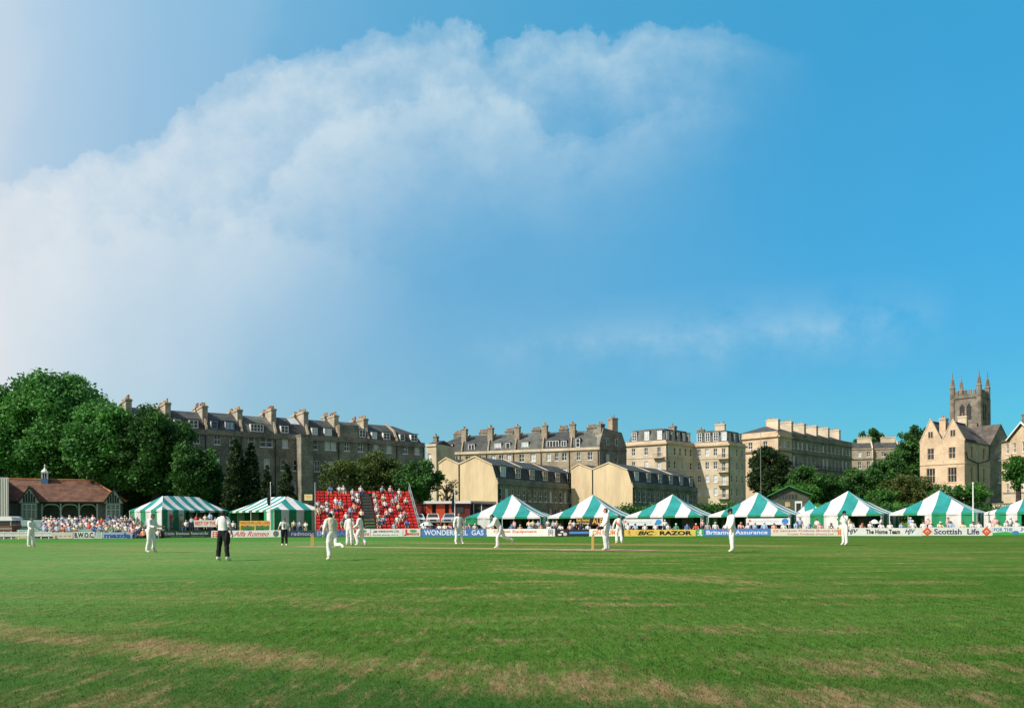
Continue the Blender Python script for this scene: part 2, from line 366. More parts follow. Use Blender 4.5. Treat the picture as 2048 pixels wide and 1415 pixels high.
# short grass blades in the near outfield
def grass_blades():
    V = []; Fc = []
    for y0, y1, dens, wd_, ht in ((5.3, 7.0, 2300, .0045, .018), (7, 9.5, 1400, .0055, .018), (9.5, 13, 620, .0065, .018), (13, 18, 220, .008, .018)):
        area = (y1 - y0) * (y0 + y1) / 2 * 1.36; k = int(area * dens)
        y = np.sqrt(RNG.uniform(y0 ** 2, y1 ** 2, k)); x = RNG.uniform(-.68, .68, k) * y
        a = RNG.uniform(0, 6.283, k); h = ht * RNG.uniform(.5, 1.35, k); lean = RNG.uniform(.3, 1.3, k) * h
        bx, by = np.cos(a), np.sin(a); la = RNG.uniform(0, 6.283, k)
        v = np.empty((k, 3, 3)); v[:, 0] = np.stack([x - bx * wd_ / 2, y - by * wd_ / 2, np.zeros(k)], 1); v[:, 1] = np.stack([x + bx * wd_ / 2, y + by * wd_ / 2, np.zeros(k)], 1)
        v[:, 2] = np.stack([x + np.cos(la) * lean, y + np.sin(la) * lean, h], 1); V.append(v.reshape(-1, 3))
    v = np.concatenate(V); nf = len(v) // 3
    me = bpy.data.meshes.new('grass'); me.vertices.add(len(v)); me.vertices.foreach_set('co', v.ravel())
    me.loops.add(nf * 3); me.loops.foreach_set('vertex_index', np.arange(nf * 3)); me.polygons.add(nf); me.polygons.foreach_set('loop_start', np.arange(nf) * 3)
    me.update(); me.materials.append(M['blade'])
    try: me.normals_split_custom_set_from_vertices([(0, 0, 1)] * len(v))
    except Exception: pass
    o = bpy.data.objects.new('grass', me); COL.objects.link(o)
    tag(o, 'short mown grass of the near outfield with dry patches', 'grass', kind='stuff')
grass_blades()

# ------------------------------------------------------------------ buildings
def inset(poly, d):
    n = len(poly); out = []
    ds = d if isinstance(d, (list, tuple)) else [d] * n
    for i in range(n):
        p0, p1, p2 = poly[i - 1], poly[i], poly[(i + 1) % n]
        e1 = (p1 - p0).normalized(); e2 = (p2 - p1).normalized()
        n1 = Vector((-e1.y, e1.x)); n2 = Vector((-e2.y, e2.x)); a = p1 + n1 * ds[i - 1]; b = p1 + n2 * ds[i]
        cr = e1.x * e2.y - e1.y * e2.x
        t = ((b - a).x * e2.y - (b - a).y * e2.x) / cr if abs(cr) > 1e-6 else 0
        out.append(a + e1 * t)
    return out
class Bld:
    """plan = front-left, front-right, back-right, back-left (seen from the field)"""
    def __init__(s, name, plan, z0, label, cat, group=None):
        plan = [Vector(p) for p in plan]; d = plan[1] - plan[0]; s.rz = math.atan2(d.y, d.x)
        s.root = empty(name, (plan[0].x, plan[0].y, z0), s.rz, label, cat, group); s.z0 = z0
        rot = Matrix.Rotation(-s.rz, 2); s.L = [rot @ (p - plan[0]) for p in plan]
    def ln(s, i): return (s.L[(i + 1) % len(s.L)] - s.L[i]).length
    def fp(s, i):
        a = s.L[i]; e = (s.L[(i + 1) % len(s.L)] - a).normalized(); n = Vector((-e.y, e.x)); z0 = s.z0
        return lambda t, d, z: (a.x + e.x * t + n.x * d, a.y + e.y * t + n.y * d, z - z0)
    def bx(s, mb, i, t0, t1, d0, d1, z0, z1, m=0):
        f = s.fp(i); mb.hexa([f(t0, d0, z0), f(t1, d0, z0), f(t1, d1, z0), f(t0, d1, z0), f(t0, d0, z1), f(t1, d0, z1), f(t1, d1, z1), f(t0, d1, z1)], m)
    def walls(s, z1, wins, m, faces=(0, 1, 2, 3), extra=None, blind=.25, frame='white'):
        mb = MB()
        for i in faces:
            f = s.fp(i); L = s.ln(i); ws = wins.get(i, [])
            ss = sorted({0, L, *[w[0] for w in ws], *[w[1] for w in ws]}); zs = sorted({s.z0, z1, *[w[2] for w in ws], *[w[3] for w in ws]})
            for a, b in zip(ss, ss[1:]):
                for c, d in zip(zs, zs[1:]):
                    if any(w[0] < (a + b) / 2 < w[1] and w[2] < (c + d) / 2 < w[3] for w in ws): continue
                    mb.poly([f(a, 0, c), f(b, 0, c), f(b, 0, d), f(a, 0, d)])
            for w in ws:
                a, b, c, d = w[:4]; r = .22
                mb.poly([f(a, 0, c), f(b, 0, c), f(b, r, c), f(a, r, c)]); mb.poly([f(a, 0, d), f(a, r, d), f(b, r, d), f(b, 0, d)])
                mb.poly([f(a, 0, c), f(a, r, c), f(a, r, d), f(a, 0, d)]); mb.poly([f(b, 0, c), f(b, 0, d), f(b, r, d), f(b, r, c)])
        if extra: extra(mb)
        o = mb.build('wall', m, s.root)
        for i in faces:
            for w in wins.get(i, []): s.window(i, *w, blind=blind, frame=frame)
        return o
    def window(s, i, a, b, c, d, cols=1, rows=2, blind=.25, frame='white', fw=.085, d0=.10):
        if frame is None: return
        mb = MB()
        s.bx(mb, i, a, a + fw, d0, d0 + .07, c, d); s.bx(mb, i, b - fw, b, d0, d0 + .07, c, d)
        s.bx(mb, i, a + fw, b - fw, d0, d0 + .07, c, c + fw); s.bx(mb, i, a + fw, b - fw, d0, d0 + .07, d - fw, d)
        for k in range(1, cols):
            x = lerp(a, b, k / cols); s.bx(mb, i, x - .04, x + .04, d0 + .005, d0 + .06, c + fw, d - fw)
        for k in range(1, rows):
            z = lerp(c, d, k / rows); s.bx(mb, i, a + fw, b - fw, d0 + .008, d0 + .065, z - .04, z + .04)
        s.bx(mb, i, a - .08, b + .08, -.07, d0 - .005, c - .12, c - .003)
        fr = mb.build('window', M[frame], s.root)
        f = s.fp(i); mb = MB(); mb.hexa([f(a, d0 + .085, c), f(b, d0 + .085, c), f(b, d0 + .115, c), f(a, d0 + .115, c), f(a, d0 + .085, d), f(b, d0 + .085, d), f(b, d0 + .115, d), f(a, d0 + .115, d)])
        mb.build('pane', M['blind'] if random.random() < blind else M['glass'], fr)
    def band(s, name, faces, z, h, proj, m, ext=0.0):
        mb = MB()
        for i in faces: s.bx(mb, i, -proj * ext, s.ln(i) + proj * ext, -proj, -.003, z, z + h)
        return mb.build(name, m, s.root)
    def roof(s, prof, x0, x1, m, name='roof'):
        mb = MB(); mb.extrude([(y, z - s.z0) for y, z in prof], x0, x1); return mb.build(name, m, s.root)
    def hiproof(s, levels, m, name='roof'):    # levels: [(inset, z)]
        mb = MB(); polys = []
        for d, z in levels: polys.append([(p.x, p.y, z - s.z0) for p in inset(s.L, d)])
        n = len(s.L)
        for A, B in zip(polys, polys[1:]):
            for i in range(n): mb.poly([A[i], A[(i + 1) % n], B[(i + 1) % n], B[i]])
        mb.poly(polys[-1]); return mb.build(name, m, s.root)
    def chimney(s, x, y, sx, sy, z0, z1, pots, m, potm='pot', along='y'):
        mb = MB(); a, b = z0 - s.z0, z1 - s.z0
        mb.box(x - sx / 2, x + sx / 2, y - sy / 2, y + sy / 2, a, b - .32)
        mb.box(x - sx / 2 - .1, x + sx / 2 + .1, y - sy / 2 - .1, y + sy / 2 + .1, b - .318, b - .12); mb.box(x - sx / 2 - .02, x + sx / 2 + .02, y - sy / 2 - .02, y + sy / 2 + .02, b - .118, b)
        o = mb.build('chimney', m, s.root)
        for k in range(pots):
            t = (k + .5) / pots - .5; h = random.uniform(.35, .7); r = random.uniform(.12, .16); mb = MB()
            cx, cy = (x + random.uniform(-.05, .05), y + t * sy * .92) if along == 'y' else (x + t * sx * .92, y)
            mb.lathe([(r, 0), (r * .85, h * .8), (r * 1.1, h * .82), (r * 1.1, h)], (cx, cy, b + .001), 8)
            mb.build('chimney_pot', M[potm if random.random() < .75 else 'pot_buff'], o)
        return o
    def dormer(s, i, t0, t1, d0, depth, z0, z1, cheek, cols=2, rows=2, roofm='slate', blind=.2, fm='white'):
        mb = MB(); s.bx(mb, i, t0, t1, d0, d0 + depth, z0, z1, 0); s.bx(mb, i, t0 - .1, t1 + .1, d0 - .12, d0 + depth, z1 + .003, z1 + .12, 1)
        o = mb.build('dormer', [M[cheek], M[roofm]], s.root)
        mb = MB(); e = .12; a, b, c, d = t0 + .03, t1 - .03, z0 + .06, z1 - .04
        s.bx(mb, i, a, b, d0 - .012, d0 - .004, c, d, 1 if random.random() > blind else 2)
        for q in ((a, a + e, c, d), (b - e, b, c, d), (a + e, b - e, c, c + e), (a + e, b - e, d - e, d)): s.bx(mb, i, q[0], q[1], d0 - .06, d0 - .014, q[2], q[3], 0)
        for k in range(1, cols): x = lerp(a, b, k / cols); s.bx(mb, i, x - .06, x + .06, d0 - .055, d0 - .014, c + e, d - e, 0)
        for k in range(1, rows): z = lerp(c, d, k / rows); s.bx(mb, i, a + e, b - e, d0 - .05, d0 - .014, z - .035, z + .035, 0)
        mb.build('window', [M[fm], M['glass'], M['blind']], o)
    def pipe(s, i, t, z0, z1, d=-.12):
        mb = MB(); f = s.fp(i); mb.tube([f(t, d, z0), f(t, d, z1)], .075, 6); mb.box(*[0] * 6) if False else None
        return mb.build('downpipe', M['pipe'], s.root)

ORD = ['first', 'second', 'third', 'fourth', 'fifth', 'sixth', 'seventh', 'eighth', 'ninth', 'tenth', 'eleventh', 'twelfth', 'thirteenth', 'fourteenth', 'fifteenth', 'sixteenth', 'seventeenth', 'eighteenth', 'nineteenth', 'twentieth', 'twenty-first', 'twenty-second', 'twenty-third', 'twenty-fourth', 'twenty-fifth', 'twenty-sixth', 'twenty-seventh', 'twenty-eighth', 'twenty-ninth', 'thirtieth']
def into(a, b):     # unit vector into the building from front edge a->b
    e = (b - a).normalized(); return Vector((-e.y, e.x))

# --- the long terrace above the left-hand trees: ten houses seen from behind
LA, LB = Vector((-60.0, 113.6)), Vector((-15.6, 143.8)); ln_ = into(LA, LB); ZP = 15.9
NH = 10; fr = [k / NH for k in range(NH + 1)]
feat = ['hidden behind the tree tops', 'with two tall pale chimney stacks above the trees', 'with its attic just clearing the tree crowns', 'with a blue painted pair of dormers', 'with a broad white-framed attic window', 'with a pale skylight panel in its slate roof', 'with a lower rear wing jutting out at its foot', 'with an extra stone attic storey under the slates', 'with a single wide dormer above the bushy trees', 'the far end house with a sloping hipped roof']
for k in range(NH):
    a, b = LA.lerp(LB, fr[k]), LA.lerp(LB, fr[k + 1]); w = (b - a).length; D = 9.0
    H = Bld('terraced_house', [a, b, b + ln_ * D, a + ln_ * D], 2.0, 'grey stone terraced house in shade, ' + feat[k], 'house', 'terraced houses behind the big trees')
    zp = ZP + random.uniform(-.12, .12)
    wins = []
    for r, (c, d) in enumerate(((13.75, 15.3), (10.1, 11.9), (6.4, 8.3), (3.0, 4.6))):
        js = random.uniform(-.2, .2); two = random.random() < .35
        for xc in ((1.35 + js, 3.75 + js * .5) if not two else (1.2 + js, 3.2, 4.25)):
            wins.append((xc - .48, xc + .48, c, d, 1 if two else 2, 2))
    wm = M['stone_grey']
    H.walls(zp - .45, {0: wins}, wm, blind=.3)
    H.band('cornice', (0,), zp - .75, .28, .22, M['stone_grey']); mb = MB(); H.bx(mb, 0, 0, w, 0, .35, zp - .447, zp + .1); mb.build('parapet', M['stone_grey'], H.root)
    prof = [(.36, zp - .5), (.36, zp - .1), (1.5, zp + 1.75), (4.4, zp + 3.25), (7.6, zp + 1.75), (8.8, zp - .1), (8.8, zp - .5)]
    if k == NH - 1:
        H.hiproof([([.36, .3, .3, 0], zp - .1), ([1.5, 1.2, 1.5, 0.0], zp + 1.75), ([4.0, 4.4, 4.4, 0.0], zp + 3.2)], M['slate'])
    else:
        H.roof(prof, .16, w - .16, M['slate_green'] if k % 3 == 1 else M['slate'])
    # raised party wall with sloping coping
    mb = MB(); cop = [(.1, zp - .5), (.1, zp + .25), (1.35, zp + 2.1), (4.4, zp + 3.6), (7.7, zp + 2.1), (8.9, zp + .2), (8.9, zp - .5)]
    mb.extrude([(y, z - 2.0) for y, z in cop], -.15, .15); mb.build('party_wall', M['stone'], H.root)
    if k < NH - 1: H.chimney(.02, 3.0, .8, random.uniform(3.0, 3.7), zp + 1.0, zp + random.uniform(3.8, 4.25), random.randint(5, 7), M['stack'], 'pot' if k % 2 else 'pot_buff')
    if k < NH - 1: H.chimney(.02, 6.6, .9, 1.8, zp + 1.5, zp + random.uniform(3.9, 4.25), 4, M['stack'])
    fm = 'blue' if k == 3 else 'white'
    if k == 7:
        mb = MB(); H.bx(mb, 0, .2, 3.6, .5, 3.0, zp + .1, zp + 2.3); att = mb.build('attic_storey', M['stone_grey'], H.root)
        H.dormer(0, 3.75, 5.0, .62, 1.8, zp + .25, zp + 1.65, 'white', 2, 2)
    elif k == 4: H.dormer(0, 1.4, 3.5, .62, 1.8, zp + .25, zp + 1.6, 'white', 4, 2)
    elif k == 5:
        H.dormer(0, .9, 2.2, .62, 1.8, zp + .2, zp + 1.5, 'white', 2, 2)
        mb = MB(); mb.poly([(3.0, 1.75, zp + 1.98 - 2), (4.5, 1.75, zp + 1.98 - 2), (4.5, 4.1, zp + 3.2 - 2), (3.0, 4.1, zp + 3.2 - 2)]); mb.poly([(3.0, 4.1, zp + 3.15 - 2), (4.5, 4.1, zp + 3.15 - 2), (4.5, 1.75, zp + 1.93 - 2), (3.0, 1.75, zp + 1.93 - 2)]); mb.build('skylight', M['lead'], H.root)
    else:
        H.dormer(0, .75, 1.75, .62, 1.8, zp + .2, zp + 1.5, 'white', 1 if k % 2 else 2, 2, fm=fm)
        H.dormer(0, 2.9, 4.25, .62, 1.8, zp + .2, zp + 1.55, 'white', 2, 2, fm=fm)
    H.pipe(0, w - .25, 2.5, zp - .2)
    if k in (5, 6):   # rear wings
        t0, t1, hz = ((3.2, 5.2, zp - .3) if k == 5 else (2.6, 5.4, 9.6))
        mb = MB(); H.bx(mb, 0, t0, t1, -2.4, -.01, 2.0, hz); H.bx(mb, 0, t0 - .08, t1 + .08, -2.48, -.01, hz + .002, hz + .2); wg = mb.build('rear_wing', M['stone_grey'], H.root)
        if k == 6:
            for zz in (3.4, 7.4):
                for tt in (t0 + .5, t0 + 1.7):
                    mb = MB(); H.bx(mb, 0, tt, tt + .7, -2.44, -2.405, zz, zz + 1.3, 0); H.bx(mb, 0, tt + .1, tt + .6, -2.452, -2.442, zz + .1, zz + 1.2, 1); mb.build('window', [M['white'], M['glass']], wg)
# --- small lit house in the gap between the terraces
a, b = P2(853, 168), P2(873, 167); nn = into(a, b)
H = Bld('gap_house', [a, b, b + nn * 8, a + nn * 8], 3, 'narrow sunlit stone house squeezed between the two long terraces', 'house')
zt = ZY(860, 888, 168); H.walls(zt, {0: [(.35, 1.15, zt - 3.4, zt - 2.0, 1, 2), (.35, 1.15, zt - 7, zt - 5.4, 1, 2)]}, M['stone_pale']); H.band('cornice', (0,), zt - .5, .3, .2, M['stone_pale']); H.roof([(.2, zt + .002), (3.5, zt + 1.0), (7.8, zt + .002)], .1, H.ln(0) - .1, M['slate']); H.chimney(.9, 2.5, .9, .9, zt + .3, zt + 1.9, 2, M['stone_grey'])

# --- central terrace with slate mansards, front in the sun
CA, CB = Vector((XY(871, 182, 17), 182.0)), Vector((XY(1199, 170, 17), 170.0)); cn = into(CA, CB); ZC = 17.5; NC = 6
cf = ['hipped roof at the left end', 'with a round-topped stack and one wide dormer', 'with a paired and a single dormer', 'with a wide dormer and rusty downpipe', 'with a long strip of white attic windows', 'white dormer beside the dark gable']
for k in range(NC):
    a, b = CA.lerp(CB, k / NC), CA.lerp(CB, (k + 1) / NC); w = (b - a).length; D = 10
    H = Bld('terraced_house', [a, b, b + cn * D, a + cn * D], 4.0, 'tan terraced house of the central row, ' + cf[k], 'house', 'terraced houses in the central row')
    wins = []
    for c, d in ((ZC - 2.7, ZC - 1.0), (ZC - 6.3, ZC - 4.3), (ZC - 9.6, ZC - 7.8)):
        for xc in ((1.7, 4.3) if k % 2 else (1.4, 3.2, 5.0)): wins.append((xc - .5 + random.uniform(-.2, .2), xc + .5, c, d, 2, 2))
    H.walls(ZC - .4, {0: wins}, M['stone'], blind=.35); H.band('cornice', (0,), ZC - .6, .25, .25, M['stone_pale']); mb = MB(); H.bx(mb, 0, 0, w, 0, .35, ZC - .397, ZC); mb.build('parapet', M['stone_pale'], H.root)
    sl = M['slate_green'] if k in (2, 3, 5) else M['slate']
    if k == 0: H.hiproof([([.36, 0, .3, .3], ZC - .2), ([1.1, 0, 1.2, 1.0], ZC + 2.1), ([5, 0, 5, 4.6], ZC + 4.2)], sl)
    else: H.roof([(.36, ZC - .5), (.36, ZC - .1), (1.1, ZC + 2.1), (5, ZC + 4.1), (9, ZC + 2), (9.6, ZC - .5)], .16, w - .16, sl)
    if k:
        mb = MB(); mb.extrude([(y, z - 4) for y, z in ((.1, ZC - .4), (.1, ZC + .3), (.95, ZC + 2.45), (5, ZC + 4.5), (9.1, ZC + 2.4), (9.7, ZC - .4))], -.15, .15); mb.build('party_wall', M['stone'], H.root)
        H.chimney(.02, 2.0, 1.15, 1.2, ZC + 1.5, ZC + 5.4, 3, M['stone'])
    H.chimney(w * .55, 5.2, 2.0, .9, ZC + 3.2, ZC + 4.9, 6, M['stone_grey'], along='x')
    if k == 0: H.dormer(0, 1.0, 2.0, .62, 1.4, ZC + .25, ZC + 1.75, 'slate', 1, 2); H.dormer(0, 2.5, 4.0, .62, 1.4, ZC + .25, ZC + 1.8, 'slate', 2, 1)
    elif k == 4: H.dormer(0, .8, 3.6, .6, 1.4, ZC + .2, ZC + 1.8, 'slate', 4, 1); H.dormer(0, 4.0, 5.3, .6, 1.4, ZC + .3, ZC + 1.7, 'slate', 2, 1)
    elif k == 5: H.dormer(0, 1.0, 2.0, .5, 1.6, ZC + .05, ZC + 2.1, 'slate', 1, 2)
    else:
        H.dormer(0, 1.4, 3.0, .62, 1.4, ZC + .25, ZC + 1.75, 'slate', 2, 1)
        if k == 2: H.dormer(0, 4.0, 5.1, .62, 1.4, ZC + .25, ZC + 1.75, 'slate', 1, 1)
    H.pipe(0, w - .3, 5, ZC - .2)
# end house with the dark canted gable
a = CB + (CB - CA).normalized() * .01; b = Vector((XY(1253, 174.5, 17), 174.5)); c_ = b + Vector((-1.5, 9)); d_ = a + cn * 9
H = Bld('gable_end_house', [a, b, c_, d_], 4.0, 'dark shaded gable end house closing the central row, tall stack on top', 'house'); w = H.ln(0)
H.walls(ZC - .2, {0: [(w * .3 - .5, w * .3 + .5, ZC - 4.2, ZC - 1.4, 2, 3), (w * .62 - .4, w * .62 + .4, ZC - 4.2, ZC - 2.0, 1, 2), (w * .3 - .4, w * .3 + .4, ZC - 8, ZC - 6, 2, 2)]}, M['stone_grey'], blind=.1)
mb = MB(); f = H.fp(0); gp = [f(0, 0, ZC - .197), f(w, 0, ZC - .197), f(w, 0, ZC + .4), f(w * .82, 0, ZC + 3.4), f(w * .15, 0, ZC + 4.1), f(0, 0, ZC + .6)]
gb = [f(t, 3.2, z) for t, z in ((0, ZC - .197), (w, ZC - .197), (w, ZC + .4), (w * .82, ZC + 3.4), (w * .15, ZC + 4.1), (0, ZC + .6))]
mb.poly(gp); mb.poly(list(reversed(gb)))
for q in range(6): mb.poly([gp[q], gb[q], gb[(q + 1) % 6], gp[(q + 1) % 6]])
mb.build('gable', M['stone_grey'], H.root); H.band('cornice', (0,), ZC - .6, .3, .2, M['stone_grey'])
for tt in (.3, .62):
    mb = MB(); H.bx(mb, 0, w * tt - .35, w * tt + .35, -.06, -.02, ZC + .5, ZC + 2.0, 0); H.bx(mb, 0, w * tt - .25, w * tt + .25, -.075, -.062, ZC + .6, ZC + 1.9, 1); mb.build('window', [M['white'], M['glass']], H.root)
H.chimney(w * .16, 1.0, 1.1, 1.4, ZC + 3.0, ZC + 5.0, 3, M['stone_grey']); H.chimney(w * .66, 1.4, 1.6, 1.4, ZC + 2.6, ZC + 6.6, 2, M['stone'])

# --- two rows of mews houses with blank cream gables
def mews(nx, near, px1, far, pxl, label, grp):
    A, B = P2(nx, near), P2(px1, far); e = (B - A).normalized(); nv = into(A, B)
    # length of the blank end wall from its left edge in the picture
    u = (pxl - CX) / F; Lg = (A.x - u * A.y) / (u * nv.y - nv.x); Lg = abs(Lg); tot = (B - A).length
    zt = 8.45
    pr = [(0, zt), (.28, zt), (.95, 10.5), (Lg * .37, 11.95), (Lg * .64, 10.9), (Lg * .87, 12.0), (Lg, 11.2)]
    for k in range(3):
        a, b = A + e * tot * k / 3, A + e * tot * (k + 1) / 3
        H = Bld('mews_house', [a, b, b + nv * Lg, a + nv * Lg], 1.5, label[k], 'house', grp); w = H.ln(0); z0 = 1.5
        wins = []
        for c, d in ((5.0, 6.9), (1.9, 3.9)):
            nwin = 5
            for q in range(nwin):
                xc = w * (q + .5) / nwin; wins.append((xc - .48, xc + .48, c, d, 1, 2))
        def gab(mb, H=H):
            for x, flip in ((0, True), (w, False)):
                pts = [(x, y, z - z0) for y, z in [(0, z0)] + pr + [(Lg, z0)]]
                mb.poly(pts if flip else list(reversed(pts)))
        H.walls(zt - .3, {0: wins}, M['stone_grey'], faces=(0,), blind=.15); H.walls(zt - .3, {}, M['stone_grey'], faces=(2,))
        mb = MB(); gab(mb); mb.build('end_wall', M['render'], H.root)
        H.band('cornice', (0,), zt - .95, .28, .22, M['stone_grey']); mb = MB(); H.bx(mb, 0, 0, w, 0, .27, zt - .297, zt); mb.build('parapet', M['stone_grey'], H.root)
        mb = MB(); rp = [(y, z + .02) for y, z in pr[1:]]
        for (y0, za), (y1, zb) in zip(rp, rp[1:]): mb.hexa([(.14, y0, za - z0 - .1), (w - .14, y0, za - z0 - .1), (w - .14, y1, zb - z0 - .1), (.14, y1, zb - z0 - .1), (.14, y0, za - z0), (w - .14, y0, za - z0), (w - .14, y1, zb - z0), (.14, y1, zb - z0)])
        mb.build('roof', M['slate'], H.root)
        mb = MB()
        for (y0, za), (y1, zb) in zip(pr[2:], pr[3:]): mb.hexa([(-.13, y0, za - z0 - .05), (.13, y0, za - z0 - .05), (.13, y1, zb - z0 - .05), (-.13, y1, zb - z0 - .05), (-.13, y0, za - z0 + .16), (.13, y0, za - z0 + .16), (.13, y1, zb - z0 + .16), (-.13, y1, zb - z0 + .16)])
        mb.build('coping', M['stone_pale'] if k else M['render'], H.root)
        for q in range(2): t = w * (.25 + .5 * q); H.dormer(0, t - .85, t + .85, .42, 1.2, zt + .2, zt + 2.0, 'timber', 2, 2, blind=.35)
        if k == 0:
            H.pipe(0, .35, 1.6, zt - .6)
            mb = MB(); mb.tube([(-.1, Lg * .64, 1), (-.1, Lg * .64, 9.3)], .09, 6); mb.build('downpipe', M['pipe'], H.root)
mews(995, 125, 1154, 149, 878, ['cream mews house with blank sunlit twin gable above the first tent', 'middle mews house of the nearer slate-roofed row', 'far mews house of the nearer row, against the next cream gable'], 'mews houses of the nearer row')
mews(1265, 139, 1395, 164, 1143, ['cream mews house with twin gable part shaded by the nearer row', 'middle mews house of the second slate-roofed row', 'far mews house of the second row, against the balcony block'], 'mews houses of the second row')

# --- pair of tall blocks with balconies
def tall_block(pts, zc, label, nfront, bal, rows, side, shop=None):
    H = Bld('apartment_house', pts, 5.0, label, 'building', 'tall blocks with mansard attics'); L0, L1 = H.ln(0), H.ln(1)
    wins0, wins1 = [], []
    for r in range(rows):
        zt = zc - 1.3 - 3.15 * r
        for q in range(nfront):
            xc = L0 * nfront and L0 * (q + .6) / (nfront + .15); wins0.append((xc - .45, xc + .45, zt - (2.3 if q == nfront - 1 else 1.7), zt, 2, 2))
        for q in range(side): xc = L1 * (q + .6) / (side + .2); wins1.append((xc - .42, xc + .42, zt - 1.8, zt, 1, 2))
    H.walls(zc - .3, {0: wins0, 1: wins1}, M['stone_pale'], blind=.35)
    H.band('cornice', (0, 1), zc - .7, .4, .4, M['stone_pink'], 1); mb = MB()
    for i in (0, 1, 2, 3): H.bx(mb, i, 0, H.ln(i), 0, .35, zc - .298, zc + .25)
    mb.build('parapet', M['stone_pale'], H.root); H.band('string_course', (0, 1), zc - 3.75, .16, .1, M['stone_pale'])
    H.hiproof([(.36, zc + .1), (1.15, zc + 3.0), (2.4, zc + 3.3)], M['slate_green'])
    for q in range(nfront): xc = L0 * (q + .6) / (nfront + .15); H.dormer(0, xc - .62, xc + .62, .5, 1.5, zc + .45, zc + 2.65, 'white', 2, 3, blind=.5)
    for q in range(side): xc = L1 * (q + .6) / (side + .2); H.dormer(1, xc - .55, xc + .55, .5, 1.5, zc + .45, zc + 2.5, 'slate', 2, 2, blind=.2)
    xc = L0 * (nfront - 1 + .6) / (nfront + .15)
    for r in bal:
        z = zc - 1.3 - 3.15 * r - 2.45; mb = MB(); H.bx(mb, 0, xc - 1.3, xc + 1.3, -.9, -.005, z - .16, z, 0)
        for q in range(14): t = xc - 1.25 + 2.5 * q / 13; H.bx(mb, 0, t - .015, t + .015, -.88, -.85, z + .001, z + .8, 1)
        H.bx(mb, 0, xc - 1.28, xc + 1.28, -.89, -.84, z + .8, z + .86, 1); mb.build('balcony', [M['stone_pink'], M['darkmetal']], H.root)
    H.pipe(1, .3, 5, zc - .5); return H
n1 = Vector((.72, .69))
A0, A1, A2 = P2(1252, 190.5, 20), P2(1332, 185, 20), P2(1388, 193, 20)
H = tall_block([A0, A1, A2, A0 + (A2 - A1)], 20.2, 'tall sunlit stone block with white attic dormers, nearer the centre', 3, (0, 2), 4, 5)
H.chimney(H.ln(0) * .95, 5.5, 1.4, 1.6, 22.6, 24.2, 2, M['stone_grey'])
B0, B1, B2 = A2 + Vector((.02, .02)), P2(1456.5, 189, 20), P2(1491, 196, 20)
H = tall_block([B0, B1, B2, B0 + (B2 - B1)], 20.2, 'tall cream stone block with stacked balconies, lower half in shadow', 4, (0, 1, 2, 3), 4, 3)
H.chimney(H.ln(0) * .70, 2.4, 2.3, 1.2, 22.8, 24.9, 4, M['stone_pale'], along='x'); H.chimney(1.0, 2.5, 1.7, 1.0, 22.6, 23.9, 2, M['stone_grey'])

# --- grand terrace running away to the right
GA, GB = Vector((XY(1556, 205, 22), 205.0)), Vector((XY(1703.6, 235.7, 22), 235.7)); gn = into(GA, GB); ZG = 24.7; NG = 6
gl = ['end house of the grand terrace with its pale flank in full sun', 'second house from the pale flank of the grand terrace', 'third house from the pale flank of the grand terrace', 'fourth house from the pale flank of the grand terrace', 'fifth house along, showing tall windows above the dark trees', 'far house of the grand terrace next to the smaller row']
for k in range(NG):
    a, b = GA.lerp(GB, k / NG), GA.lerp(GB, (k + 1) / NG); w = (b - a).length; D = 14
    H = Bld('terraced_house', [a, b, b + gn * D, a + gn * D], 7.0, gl[k], 'house', 'houses of the grand terrace')
    wins = []
    for c, d in ((ZG - 4.0, ZG - 2.2), (ZG - 8.6, ZG - 5.9), (ZG - 13.5, ZG - 10.2), (ZG - 16.8, ZG - 14.6)):
        for xc in (1.25, 3.6, 6.0): wins.append((xc - .55, xc + .55, c, d, 2, 2))
    wl = {0: wins}
    if k == 0: wl[3] = [(x - .6, x + .6, c, d, 2, 2) for x in (2.2, 6.2, 10.4) for c, d in ((ZG - 4.2, ZG - 2.4), (ZG - 8.8, ZG - 6.6))]
    H.walls(ZG - .5, wl, M['stone_pink'] if k == 0 else M['stone_grey'], blind=.3)  # darker stone paints in the shade of the long front
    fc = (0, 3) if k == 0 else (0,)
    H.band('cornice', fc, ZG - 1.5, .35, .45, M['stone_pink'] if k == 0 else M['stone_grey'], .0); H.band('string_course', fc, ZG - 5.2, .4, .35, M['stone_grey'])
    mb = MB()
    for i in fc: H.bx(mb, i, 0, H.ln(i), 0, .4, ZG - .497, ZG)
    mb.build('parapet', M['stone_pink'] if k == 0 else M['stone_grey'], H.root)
    if k == 0: H.hiproof([([.42, 0, .3, .42], ZG - .3), ([6.5, 0, 6.5, 6.5], ZG + 2.2)], M['slate'])
    else: H.roof([(.42, ZG - .6), (.42, ZG - .2), (6.5, ZG + 2.2), (13.5, ZG - .6)], .0, w, M['slate'])
    H.chimney(w - .5 if k < NG else w * .5, 5.0, 1.1, 3.4, ZG + 1, ZG + 3.9, 5, M['stone_pale'], 'pot_buff')
    mb = MB()
    for q in range(18): t = w * (q + .5) / 18; H.bx(mb, 0, t - .02, t + .02, -.75, -.71, ZG - 9.0, ZG - 8.2, 0)
    H.bx(mb, 0, 0, w, -.78, -.7, ZG - 8.2, ZG - 8.1, 0); H.bx(mb, 0, 0, w, -.8, -.36, ZG - 9.15, ZG - 9.0, 0); mb.build('balcony', M['darkmetal'], H.root)
